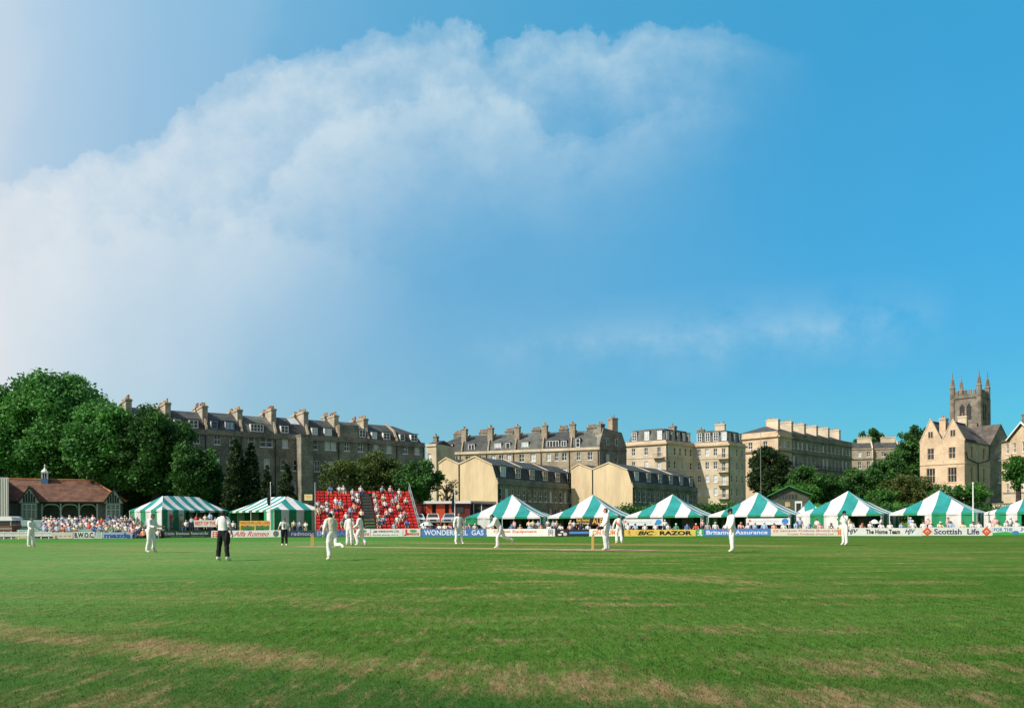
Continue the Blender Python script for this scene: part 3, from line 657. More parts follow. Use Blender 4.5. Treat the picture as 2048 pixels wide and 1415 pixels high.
# --- smaller row behind
for k, (p0, p1, lab) in enumerate(((1704, 1746, 'small stone house with a broad pale chimney, beside the grand terrace'), (1747, 1800, 'small stone house half covered by trees, pale chimney at its right end'))):
    a, b = P2(p0, 256 - k), P2(p1, 254 - k); nn = into(a, b); ze = ZY(p0, 897, 256); w = (b - a).length
    H = Bld('hillside_house', [a, b, b + nn * 9, a + nn * 9], 8, lab, 'house', 'small row on the hill')
    H.walls(ze, {0: [(x - .5, x + .5, c, d, 2, 2) for x in (w * .38, w * .8) for c, d in ((ze - 2.6, ze - 1.1), (ze - 6.4, ze - 4.2))]}, M['stone'])
    H.roof([(.1, ze + .002), (4.5, ze + 2.4), (8.9, ze + .002)], .1, w - .1, M['slate']); H.band('cornice', (0,), ze - .35, .25, .2, M['stone']); H.band('string_course', (0,), ze - 3.5, .3, .25, M['stone_grey'])
    H.chimney(w * .66, 4.4, 4.2, 1.0, ze + 1.5, ze + 3.9, 5, M['stone_pale'], along='x'); mb = MB(); mb.extrude([(y, z - 8) for y, z in ((-.1, ze - 6), (-.1, ze + .2), (4.5, ze + 2.8), (9, ze + .2), (9, ze - 6))], w - .3, w + .1); mb.build('party_wall', M['stone_pale'], H.root)

# --- church tower
def church():
    th = R(47.8); e = Vector((math.cos(th), -math.sin(th))); sdv = Vector((math.sin(th), math.cos(th)))   # along front (left->right) / along right side
    near = Vector((XY(1960, 228, 30), 228.0)); w = 7.54; a = near - e * w
    z0 = 10.0; zc = ZY(1932, 794.3, 230); zb = ZY(1932, 779, 230); ztip = ZY(1955, 738, 228)
    H = Bld('church_tower', [a, near, near + sdv * w, a + sdv * w], z0, 'square gothic church tower with four spiky pinnacles above the gabled house', 'church')
    bw = [(w / 2 - 1.55, w / 2 - .25, zc - 6.4, zc - 1.6), (w / 2 + .25, w / 2 + 1.55, zc - 6.4, zc - 1.6)]
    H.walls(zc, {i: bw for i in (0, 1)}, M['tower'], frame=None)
    for i in (0, 1):
        for t0, t1, c, d in bw:
            mb = MB(); H.bx(mb, i, t0, t1, .20, .26, c, d, 0)
            for q in range(7): z = lerp(c, d, (q + .5) / 7); H.bx(mb, i, t0, t1, .08, .19, z - .12, z + .05, 0)
            mb.build('louvre', M['darkmetal'], H.root)
            mb = MB(); f = H.fp(i); m_ = (t0 + t1) / 2
            # pointed heads: stone spandrels filling the square top of the opening
            for sg, tt in ((1, t0), (-1, t1)): mb.poly([f(tt, .04, d - 1.1), f(tt, .04, d), f(m_, .04, d), f(tt + sg * .35, .04, d - .5)]); mb.poly([f(tt, .05, d - 1.1), f(tt + sg * .35, .05, d - .5), f(m_, .05, d), f(tt, .05, d)])
            mb.build('window_head', M['tower'], H.root)
    H.band('cornice', (0, 1, 2, 3), zc - .1, .35, .25, M['tower'], 1); H.band('string_course', (0, 1), zc - 7.4, .25, .15, M['tower'], 1)
    mb = MB()
    for i in range(4):
        H.bx(mb, i, .0, w, -.05, .3, zc + .253, zc + 1.0)
        for q in range(5): t = .9 + (w - 1.8) * (q + .5) / 5; H.bx(mb, i, t - .36, t + .36, -.05, .3, zc + 1.003, zb)
    mb.build('battlement', M['tower'], H.root)
    for (cx, cy) in ((H.L[0].x, H.L[0].y), (H.L[1].x, H.L[1].y), (H.L[2].x, H.L[2].y), (H.L[3].x, H.L[3].y)):
        cx = cx + (.25 if cx < w / 2 else -.25); cy = cy + (.25 if cy < w / 2 else -.25)
        mb = MB(); mb.lathe([(.78, 0), (.78, zc - z0 - .1)], (cx, cy, 0), 8); mb.build('turret', M['tower'], H.root)
        mb = MB(); h = ztip - zb - .2; b0 = zc - z0 + .26
        mb.lathe([(.72, 0), (.72, zb - zc + .6), (.85, zb - zc + .7), (.62, zb - zc + 1.0), (.34, zb - zc + h * .55), (.42, zb - zc + h * .58), (.20, zb - zc + h * .62), (.05, zb - zc + h * .97), (.14, zb - zc + h * .985), (.02, zb - zc + h)], (cx, cy, b0), 8)
        for q in range(5):
            zz = zb - zc + 1.4 + q * (h * .5 - 1) / 5
            for an in range(4): r = .58 - q * .06; mb.box(cx + r * math.cos(an * 1.571) - .09, cx + r * math.cos(an * 1.571) + .09, cy + r * math.sin(an * 1.571) - .09, cy + r * math.sin(an * 1.571) + .09, b0 + zz, b0 + zz + .22)
        mb.build('pinnacle', M['tower'], H.root)
    mb = MB(); mb.box(w * .58, w * .95, -1.4, -.3, 0, zc - 7.6 - z0); mb.build('stair_turret', M['tower'], H.root)
church()

# --- gabled stone house under the tower
def villa():
    th = R(47.8); e = Vector((math.cos(th), -math.sin(th))); sdv = Vector((math.sin(th), math.cos(th)))
    near = Vector((XY(1929, 160, 14), 160.0)); w = 8.5; a = near - e * w; D = 15; z0 = 5.0
    ze = ZY(1929, 880, 160); za = ZY(1907, 839.5, 162)
    H = Bld('gabled_house', [a, near, near + sdv * D, a + sdv * D], z0, 'large warm stone house with two steep pointed gables facing the sun', 'house')
    wins0 = []
    for g in (.25, .73):
        x = w * g
        wins0 += [(x - .65, x + .65, ze - 3.5, ze - 1.2, 2, 2), (x - .85, x + .85, ze - 8.3, ze - 5.3, 3, 2), (x - .8, x + .8, ze - 12.2, ze - 9.8, 3, 2)]
    wins1 = [(x - .6, x + .6, c, d, 2, 2) for x in (4.2, 11.2) for c, d in ((ze - 3.3, ze - 1.0), (ze - 8.0, ze - 5.2), (ze - 12, ze - 9.8))]
    H.walls(ze, {0: wins0, 1: wins1}, M['stone_pink'], blind=.05, frame='stone_pink')
    for (x0, x1, apx) in ((0, w * .5 - .003, za + .5), (w * .5 + .003, w, za)):
        mb = MB(); xm = (x0 + x1) / 2; f = H.fp(0)
        tri = [(x0, ze + .003), (x1, ze + .003), (xm, apx)]
        mb.poly([f(t, 0, z) for t, z in tri]); mb.poly([f(t, .35, z) for t, z in reversed(tri)])
        for (t0, q0), (t1, q1) in zip(tri, tri[1:] + tri[:1]): mb.poly([f(t0, 0, q0), f(t0, .35, q0), f(t1, .35, q1), f(t1, 0, q1)])
        g = mb.build('gable', M['stone_pink'], H.root)
        mb = MB(); zz = ze + .9; H.bx(mb, 0, xm - .55, xm + .55, -.05, -.01, zz, zz + 1.5, 0)
        for sg in (-1, 1): H.bx(mb, 0, xm + sg * .24 - .19, xm + sg * .24 + .19, -.065, -.052, zz + .12, zz + 1.35, 1)
        mb.build('window', [M['stone_pink'], M['glass']], g)
        mb = MB(); zr = apx - .25
        zb_ = ze + .35
        for p0, p1 in (((x0 - .05, zb_), (xm, zr)), ((xm, zr), (x1 + .05, zb_))):
            mb.poly([f(p0[0], .36, p0[1] - .3), f(p1[0], .36, p1[1]), f(p1[0], 7.0, p1[1]), f(p0[0], 7.0, p0[1] - .3)])
        mb.poly([f(x0, 7, ze), f(xm, 7, zr), f(x1, 7, ze)]); mb.build('roof', M['stone_slate'], H.root)
        mb = MB()
        for (t0, q0), (t1, q1) in (((x0 - .1, ze - .1), (xm, apx)), ((x1 + .1, ze - .1), (xm, apx))):
            mb.hexa([f(t0, -.08, q0), f(t0 , .4, q0), f(t1, .4, q1), f(t1, -.08, q1), f(t0, -.08, q0 + .3), f(t0, .4, q0 + .3), f(t1, .4, q1 + .3), f(t1, -.08, q1 + .3)])
        mb.build('coping', M['stone_pale'], H.root)
    # main range roof over the long side, ridge parallel to it
    mb = MB(); f = H.fp(1); rz = za - .3
    mb.poly([f(2.0, -.15, ze - .1), f(D, -.15, ze - .1), f(D, w * .45, rz), f(2.0, w * .45, rz)]); mb.poly([f(2.0, w * .45, rz), f(D, w * .45, rz), f(D, w, ze), f(2.0, w, ze)])
    mb.poly([f(2.0, -.15, ze - .1), f(2.0, w * .45, rz), f(2.0, w, ze)]); mb.poly([f(D, -.15, ze - .1), f(D, w, ze), f(D, w * .45, rz)])
    mb.build('roof', M['stone_slate'], H.root)
    H.band('string_course', (0, 1), ze - 4.6, .22, .12, M['stone_pink']); H.band('string_course', (0, 1), ze - 9.1, .22, .12, M['stone_pink'])
    H.band('gutter', (1,), ze - .25, .15, .2, M['pipe'])
    mb = MB(); g1 = H.fp(1)
    for (t0, za_), (t1, zb_) in (((.4, ze - 2.3), (1.2, ze - 3.6)), ((1.2, ze - 3.6), (7.2, ze - 4.3)), ((7.2, ze - 4.3), (13.8, ze - 3.4)), ((13.8, ze - 3.4), (14.3, ze - .3)), ((7.2, ze - 4.3), (7.2, ze - 12))): mb.tube([g1(t0, -.2, za_), g1(t1, -.2, zb_)], .1, 6)
    mb.build('downpipe', M['pipe'], H.root)
    H.chimney(w * .46, 2.2, 1.2, 1.6, ze + 1, za + .7, 2, M['stone_pink']); H.chimney(w * .62, 9.0, 1.7, 1.0, ze + 2, za + 1.6, 3, M['stone_pale'])
    # rear cross wing with a shaded gable facing right
    base = near + sdv * 15.02
    H2 = Bld('cross_wing', [base, base + sdv * 7.0 + e * 2.0, base + sdv * 7 - e * 6, base - e * 6], z0, 'shaded stone cross wing with a pointed gable behind the gabled house', 'house')
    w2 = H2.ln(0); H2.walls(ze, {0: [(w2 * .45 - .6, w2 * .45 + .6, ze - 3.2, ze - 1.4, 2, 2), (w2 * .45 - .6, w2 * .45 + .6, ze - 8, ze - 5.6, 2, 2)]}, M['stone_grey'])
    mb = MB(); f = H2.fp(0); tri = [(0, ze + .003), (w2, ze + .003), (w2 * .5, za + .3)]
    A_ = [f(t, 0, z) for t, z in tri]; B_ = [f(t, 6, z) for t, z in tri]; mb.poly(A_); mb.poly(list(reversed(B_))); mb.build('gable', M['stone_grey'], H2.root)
    mb = MB(); mb.poly([f(-.1, -.1, ze), f(w2 * .5, -.1, za + .35), f(w2 * .5, 6, za + .35), f(-.1, 6, ze)]); mb.poly([f(w2 * .5, -.1, za + .35), f(w2 + .1, -.1, ze), f(w2 + .1, 6, ze), f(w2 * .5, 6, za + .35)]); mb.build('roof', M['stone_slate'], H2.root)
villa()
# --- house at the right edge with a bargeboard gable
def edge_house():
    a, b = P2(2003, 151, 14), P2(2075, 141, 14); nn = into(a, b); z0 = 5; ze = ZY(2005, 882, 150); w = (b - a).length
    H = Bld('edge_house', [a, b, b + nn * 9, a + nn * 9], z0, 'warm stone house with a wide low gable, cut by the right border of the view', 'house')
    wins = [(x - .45, x + .45, c, d, 2, 2) for x in (w * .17, w * .37, w * .63) for c, d in ((ze - 2.4, ze - .6), (ze - 6.5, ze - 4.3), (ze - 10, ze - 8))]
    H.walls(ze, {0: wins}, M['stone_pink'], blind=.3); f = H.fp(0); mb = MB(); xa = w * .52
    tri = [(w * .22, ze + .003), (w, ze + .003), (w * .62, ze + 2.6)]; mb.poly([f(t, -.01, z) for t, z in tri]); mb.poly([f(t, .3, z) for t, z in reversed(tri)]); mb.build('gable', M['stone_pink'], H.root)
    mb = MB(); rz = ze + 2.7
    mb.poly([f(-.3, -.3, ze - .1), f(w * .25, -.3, ze - .1), f(w * .62, 4.5, rz), f(.6, 4.5, rz)]); mb.poly([f(w * .2, -.4, ze - .15), f(w * .62, -.4, rz), f(w * .62, 6, rz), f(w * .2, 6, ze - .15)]); mb.poly([f(w * .62, -.4, rz), f(w + .2, -.4, ze - .15), f(w + .2, 6, ze - .15), f(w * .62, 6, rz)])
    mb.poly([f(.6, 4.5, rz), f(w * .62, 4.5, rz), f(w * .62, 9, ze), f(0, 9, ze)]); mb.poly([f(-.3, -.3, ze - .1), f(.6, 4.5, rz), f(-.3, 9, ze - .1)]); mb.build('roof', M['slate'], H.root)
    mb = MB()
    for t0, z0_, t1, z1_ in ((w * .2, ze - .1, w * .62, rz + .05), (w + .2, ze - .1, w * .62, rz + .05)): mb.hexa([f(t0, -.5, z0_), f(t0, -.35, z0_), f(t1, -.35, z1_), f(t1, -.5, z1_), f(t0, -.5, z0_ + .28), f(t0, -.35, z0_ + .28), f(t1, -.35, z1_ + .28), f(t1, -.5, z1_ + .28)])
    mb.build('bargeboard', M['white'], H.root); H.band('string_course', (0,), ze - 3.4, .2, .1, M['stone_pink']); H.chimney(w * .28, 3.2, 1.7, 1.2, ze + 1.0, ze + 5.0, 2, M['stone_grey'])
edge_house()
def bank_wall():
    a, b = P2(1985, 128, 5), P2(2090, 122, 5); nn = into(a, b)
    for k, (zt, d, nm) in enumerate(((5.7, 4.0, 'upper pale stone garden wall below the house at the right border'), (3.9, 0.0, 'lower pale stone garden wall behind the right-hand tent'))):
        H = Bld('garden_wall', [a + nn * d, b + nn * d, b + nn * (d + .5), a + nn * (d + .5)], .5, nm, 'wall', 'garden walls'); H.walls(zt, {}, M['stone_pale']); mb = MB(); H.bx(mb, 0, -.1, H.ln(0), -.1, .6, zt + .002, zt + .18); mb.poly([(0, 0, zt - .5), (H.ln(0), 0, zt - .5), (H.ln(0), .5, zt - .5), (0, .5, zt - .5)]); mb.build('coping', M['stone_grey'], H.root)
bank_wall()

# ------------------------------------------------------------------ trees and hedges
def leaf_mat(name, lo, hi, sc=.35):
    m = bpy.data.materials.new(name); m.use_nodes = True; nt = m.node_tree; N = nt.nodes; b = N['Principled BSDF']
    b.inputs['Roughness'].default_value = .65; b.inputs['Specular IOR Level'].default_value = .25
    g = N.new('ShaderNodeNewGeometry'); no = N.new('ShaderNodeTexNoise'); no.inputs['Scale'].default_value = sc; no.inputs['Detail'].default_value = 4; no.inputs['Roughness'].default_value = .7
    nt.links.new(g.outputs['Position'], no.inputs['Vector'])
    mr = N.new('ShaderNodeMapRange'); mr.inputs[1].default_value = .35; mr.inputs[2].default_value = .65; nt.links.new(no.outputs[0], mr.inputs[0])
    mx = N.new('ShaderNodeMixRGB'); mx.inputs[1].default_value = (*lo, 1); mx.inputs[2].default_value = (*hi, 1); nt.links.new(mr.outputs[0], mx.inputs[0])
    nt.links.new(mx.outputs[0], b.inputs['Base Color'])
    tr = N.new('ShaderNodeBsdfTranslucent'); nt.links.new(mx.outputs[0], tr.inputs[0]); ms = N.new('ShaderNodeMixShader'); ms.inputs[0].default_value = .30
    nt.links.new(b.outputs[0], ms.inputs[1]); nt.links.new(tr.outputs[0], ms.inputs[2]); nt.links.new(ms.outputs[0], N['Material Output'].inputs[0])
    return m
M['leaf_plane'] = leaf_mat('plane_leaf', (.026, .11, .022), (.145, .385, .082))
M['leaf_dark'] = leaf_mat('dark_leaf', (.020, .068, .015), (.085, .22, .046))
M['leaf_cypress'] = leaf_mat('cypress_leaf', (.016, .036, .013), (.046, .085, .024), .6)
M['leaf_olive'] = leaf_mat('olive_leaf', (.048, .085, .022), (.125, .170, .040))
M['leaf_bright'] = leaf_mat('bright_leaf', (.032, .115, .018), (.085, .240, .036))
M['leaf_yellow'] = leaf_mat('yellow_green_leaf', (.050, .085, .018), (.13, .15, .035))
M['leaf_brown'] = leaf_mat('brown_leaf', (.070, .062, .032), (.15, .12, .06))
def leaves(name, m, clumps, dens, size, parent=None, core=True, flat=.8):
    """clumps: (centre, radius) pairs; leaf quads spread through each one"""
    P = []; S = []
    for c, r in clumps:
        k = max(8, int(dens * r * r)); d = RNG.normal(size=(k, 3)); d /= np.linalg.norm(d, axis=1)[:, None]
        rad = r * np.power(RNG.uniform(.08, 1, k), .45) * RNG.uniform(.82, 1.28, k)
        P.append(np.array(c) + d * rad[:, None] * np.array([1, 1, flat])); S.append(np.full(k, size))
    P = np.concatenate(P); k = len(P); s = np.concatenate(S) * RNG.uniform(.6, 1.35, k)
    n = RNG.normal(size=(k, 3)); n[:, 2] += .5; n /= np.linalg.norm(n, axis=1)[:, None]
    a = np.cross(n, RNG.normal(size=(k, 3))); a /= np.linalg.norm(a, axis=1)[:, None]; b = np.cross(n, a)
    v = np.empty((k, 4, 3)); h = s[:, None]
    v[:, 0] = P - a * h * .62; v[:, 1] = P - b * h * .38; v[:, 2] = P + a * h * .62; v[:, 3] = P + b * h * .38 + n * h * .12
    me = bpy.data.meshes.new(name); me.vertices.add(k * 4); me.vertices.foreach_set('co', v.ravel()); me.loops.add(k * 4); me.loops.foreach_set('vertex_index', np.arange(k * 4))
    me.polygons.add(k); me.polygons.foreach_set('loop_start', np.arange(k) * 4); me.update(); me.materials.append(m)
    o = bpy.data.objects.new(name, me); COL.objects.link(o)
    if parent: o.parent = parent
    return o
def tree(name, px, hw, ytop, ybot, Y, m, label, cat='tree', group=None, dens=150, size=.36, shape='round', nclump=46, zbase=None, depth=None, gap=1.0):
    g = ground_z(0, Y) if zbase is None else zbase
    zt, zb = ZY(px, ytop, Y), ZY(px, ybot, Y); x = XY(px, Y, zt); rx = hw * Y / F; ry = depth or rx; cz = (zt + zb) / 2; rz = (zt - zb) / 2
    root = empty(name, (x, Y, g), 0, label, cat, group)
    cl = []
    cz -= g
    for q in range(nclump):
        if shape == 'cypress':
            t = (q + random.random()) / nclump; z = cz - rz + 2 * rz * t; rr = (1 - t) ** .6 * .9 + .06
            an = random.uniform(0, 6.28); r0 = rx * rr * .55
            cl.append(((math.cos(an) * r0, math.sin(an) * r0, z), rx * (rr * .52 + .07)))
        elif shape == 'willow':
            an = random.uniform(0, 6.28); w_ = math.sqrt(random.random()); z = cz + rz * (random.uniform(-.9, .75) * (1 - .25 * w_)); cl.append(((math.cos(an) * rx * .85 * w_, math.sin(an) * ry * .8 * w_, z), rx * random.uniform(.18, .32)))
        else:
            d = Vector((random.gauss(0, 1), random.gauss(0, 1), random.gauss(0, 1))); d.normalize()
            k = random.uniform(.55, .86); rc = random.uniform(.19, .33) * min(rx, rz) * 1.05
            if d.z < -.2: k *= .9
            cl.append(((d.x * rx * k, d.y * ry * k, cz + d.z * rz * k), rc))
    if shape == 'round':
        for q in range(nclump // 4):
            d = Vector((random.gauss(0, 1), random.gauss(0, 1), random.gauss(0, 1))); d.normalize(); k = random.uniform(0, .45)
            cl.append(((d.x * rx * k, d.y * ry * k, cz + d.z * rz * k), .36 * min(rx, rz)))
    leaves('crown', m, cl, dens, size, root)
    mb = MB(); tr = max(.12, .035 * (zt - g)); top = cz + rz * .45
    mb.tube([(0, 0, -.3), (.05, 0, max(.5, cz - rz * .6)), (-.1, .1, cz), (0, 0, top)], [tr * 1.25, tr * .9, tr * .6, tr * .15], 8)
    for q in range(7):
        an = q * 2.4 + random.random(); z0 = max(.6, cz - rz * random.uniform(.0, .7)); L_ = random.uniform(.5, .8)
        mb.tube([(0, 0, z0), (math.cos(an) * rx * L_ * .5, math.sin(an) * ry * L_ * .5, z0 + rz * .35), (math.cos(an) * rx * L_, math.sin(an) * ry * L_, z0 + rz * .6)], [tr * .5, tr * .3, tr * .08], 6)
    mb.build('trunk', M['bark'], root)
    return root
GT = 'big broadleaf trees behind the pavilion'
tree('plane_tree', -10, 78, 752, 995, 113, M['leaf_plane'], 'big bright green tree cut by the left border', group=GT, nclump=60)
tree('plane_tree', 112, 116, 741, 995, 115, M['leaf_plane'], 'tallest broad green tree rising behind the pavilion roof', group=GT, nclump=120, size=.42)
tree('plane_tree', 222, 82, 786, 1005, 110, M['leaf_plane'], 'dark green tree filling the space right of the pavilion', group=GT, nclump=70)
tree('plane_tree', 310, 76, 806, 1012, 109, M['leaf_dark'], 'dark tree in front of the first terraced houses, above a striped marquee', group=GT, nclump=80)
tree('plane_tree', 390, 56, 880, 1014, 108, M['leaf_dark'], 'lower dark tree between the marquee and the cypress', group=GT, nclump=60)
GC = 'dark cypresses in front of the terrace'
tree('cypress_tree', 470, 26, 874, 1010, 106, M['leaf_cypress'], 'tallest dark cypress above the second striped marquee', group=GC, shape='cypress', nclump=60, size=.30, dens=300)
tree('cypress_tree', 501, 24, 884, 1010, 107, M['leaf_cypress'], 'dark cypress pressed against the tallest one', group=GC, shape='cypress', nclump=55, size=.30, dens=300)
tree('cypress_tree', 533, 17, 930, 1010, 105, M['leaf_cypress'], 'small slim dark cypress behind the furled flag', group=GC, shape='cypress', nclump=40, size=.26, dens=340)
tree('cypress_tree', 573, 20, 926, 1010, 105, M['leaf_cypress'], 'slim dark cypress nearest the red seating', group=GC, shape='cypress', nclump=44, size=.26, dens=340)
GM = 'trees behind the red seating'
tree('willow_tree', 684, 48, 908, 1000, 112, M['leaf_olive'], 'thin pale olive tree with bare stems behind the red seating', group=GM, shape='willow', nclump=54, dens=120, size=.28)
tree('bushy_tree', 757, 58, 900, 1004, 113, M['leaf_olive'], 'round olive brown tree behind the middle of the red seating', group=GM, nclump=70, size=.30)
tree('bushy_tree', 836, 52, 916, 1012, 111, M['leaf_dark'], 'dark green bushy tree at the right end of the red seating', group=GM, nclump=60, size=.32)
tree('bush', 893, 27, 950, 1012, 108, M['leaf_brown'], 'dull brown leafless-looking bush against the cream end wall', 'bush', shape='willow', nclump=26, dens=120, size=.22)
GRT = 'trees below the grand terrace'
tree('broad_conifer', 1538, 47, 885, 1006, 150, M['leaf_cypress'], 'broad dark conifer before the pale flank of the grand terrace', nclump=70, size=.42, dens=120)
tree('bushy_tree', 1610, 42, 930, 1012, 142, M['leaf_dark'], 'dark tree under the left half of the grand terrace', group=GRT, nclump=55, size=.38)
tree('bushy_tree', 1656, 38, 940, 1012, 146, M['leaf_dark'], 'dark tree under the middle of the grand terrace', group=GRT, nclump=50, size=.38)
tree('bushy_tree', 1722, 44, 930, 1012, 150, M['leaf_dark'], 'dark tree at the far end of the grand terrace', group=GRT, nclump=55, size=.38)
tree('bushy_tree', 1780, 40, 902, 1010, 158, M['leaf_dark'], 'dark tree covering the small hillside houses', group=GRT, nclump=55, size=.40)
tree('tall_tree', 1825, 40, 843, 985, 180, M['leaf_dark'], 'tall dark tree rising left of the gabled house', nclump=70, size=.45, dens=110)
tree('tall_tree', 1868, 28, 836, 930, 205, M['leaf_cypress'], 'dark treetop peeping over the left gable', nclump=50, size=.45, dens=110)
tree('domed_tree', 1742, 34, 856, 905, 300, M['leaf_dark'], 'dome shaped far tree above the small hillside houses', nclump=50, size=.6, dens=60)
tree('far_tree', 2050, 22, 848, 905, 200, M['leaf_dark'], 'far treetop at the right border behind the chimney', nclump=30, size=.5, dens=90)
GS = 'shrubs behind the right-hand tents'
tree('shrub', 1818, 62, 944, 1016, 122, M['leaf_yellow'], 'large yellowish shrub between two tent peaks', 'shrub', GS, nclump=70, size=.28)
tree('shrub', 1762, 34, 972, 1020, 118, M['leaf_bright'], 'bright green low shrub left of the yellowish one', 'shrub', GS, nclump=36, size=.26)
tree('shrub', 1886, 34, 968, 1016, 116, M['leaf_dark'], 'dark shrub at the foot of the gabled house', 'shrub', GS, nclump=36, size=.28)
tree('shrub', 1940, 42, 960, 1016, 117, M['leaf_bright'], 'bright round shrub behind the white pole', 'shrub', GS, nclump=50, size=.30)
tree('shrub', 1590, 60, 962, 1004, 136, M['leaf_bright'], 'green shrub behind the green-roofed hut', 'shrub', GS, nclump=40, size=.30)
tree('young_tree', 2036, 32, 903, 985, 120, M['leaf_bright'], 'bright green young tree before the house at the right border', nclump=50, size=.32)
def hedge(name, p0, p1, Y0, Y1, ztop, m, label, n=40, r=1.3):
    a = P2(p0, Y0, 2); b = P2(p1, Y1, 2); root = empty(name, (a.x, a.y, 0), 0, label, 'hedge'); cl = []
    for q in range(n):
        p = a.lerp(b, (q + random.random()) / n) - a; g = ground_z(0, a.y + p.y)
        cl.append(((p.x, p.y + random.uniform(-.8, .8), g + random.random() ** .6 * (ztop - g - r * .6)), r * random.uniform(.7, 1.15)))
    leaves('foliage', m, cl, 120, .26, root)
hedge('hedge', -110, 150, 124, 124, 13, M['leaf_dark'], 'tall dark hedge visible in the gap left of the pavilion roof', 110, 2.2)
hedge('hedge', 1235, 1545, 112, 112, 4.0, M['leaf_dark'], 'long dark hedge behind the tents below the tall blocks', 90)
hedge('hedge', 1640, 1870, 114, 113, 3.9, M['leaf_dark'], 'dark hedge behind the widest tents on the right', 85)
hedge('hedge', 1850, 2080, 112, 108, 3.4, M['leaf_dark'], 'dark hedge below the stone garden walls', 70)
hedge('hedge', -60, 460, 118, 117, 8.5, M['leaf_dark'], 'tall dark foliage added for the shade beneath the big trees', 170, 2.2)  # dark foliage added where tree shade darkens the background
hedge('hedge', 455, 660, 112, 113, 4.2, M['leaf_cypress'], 'dark foliage added for the shade beneath the cypresses', 60, 1.4)  # more dark foliage, filling in the shade under the cypresses

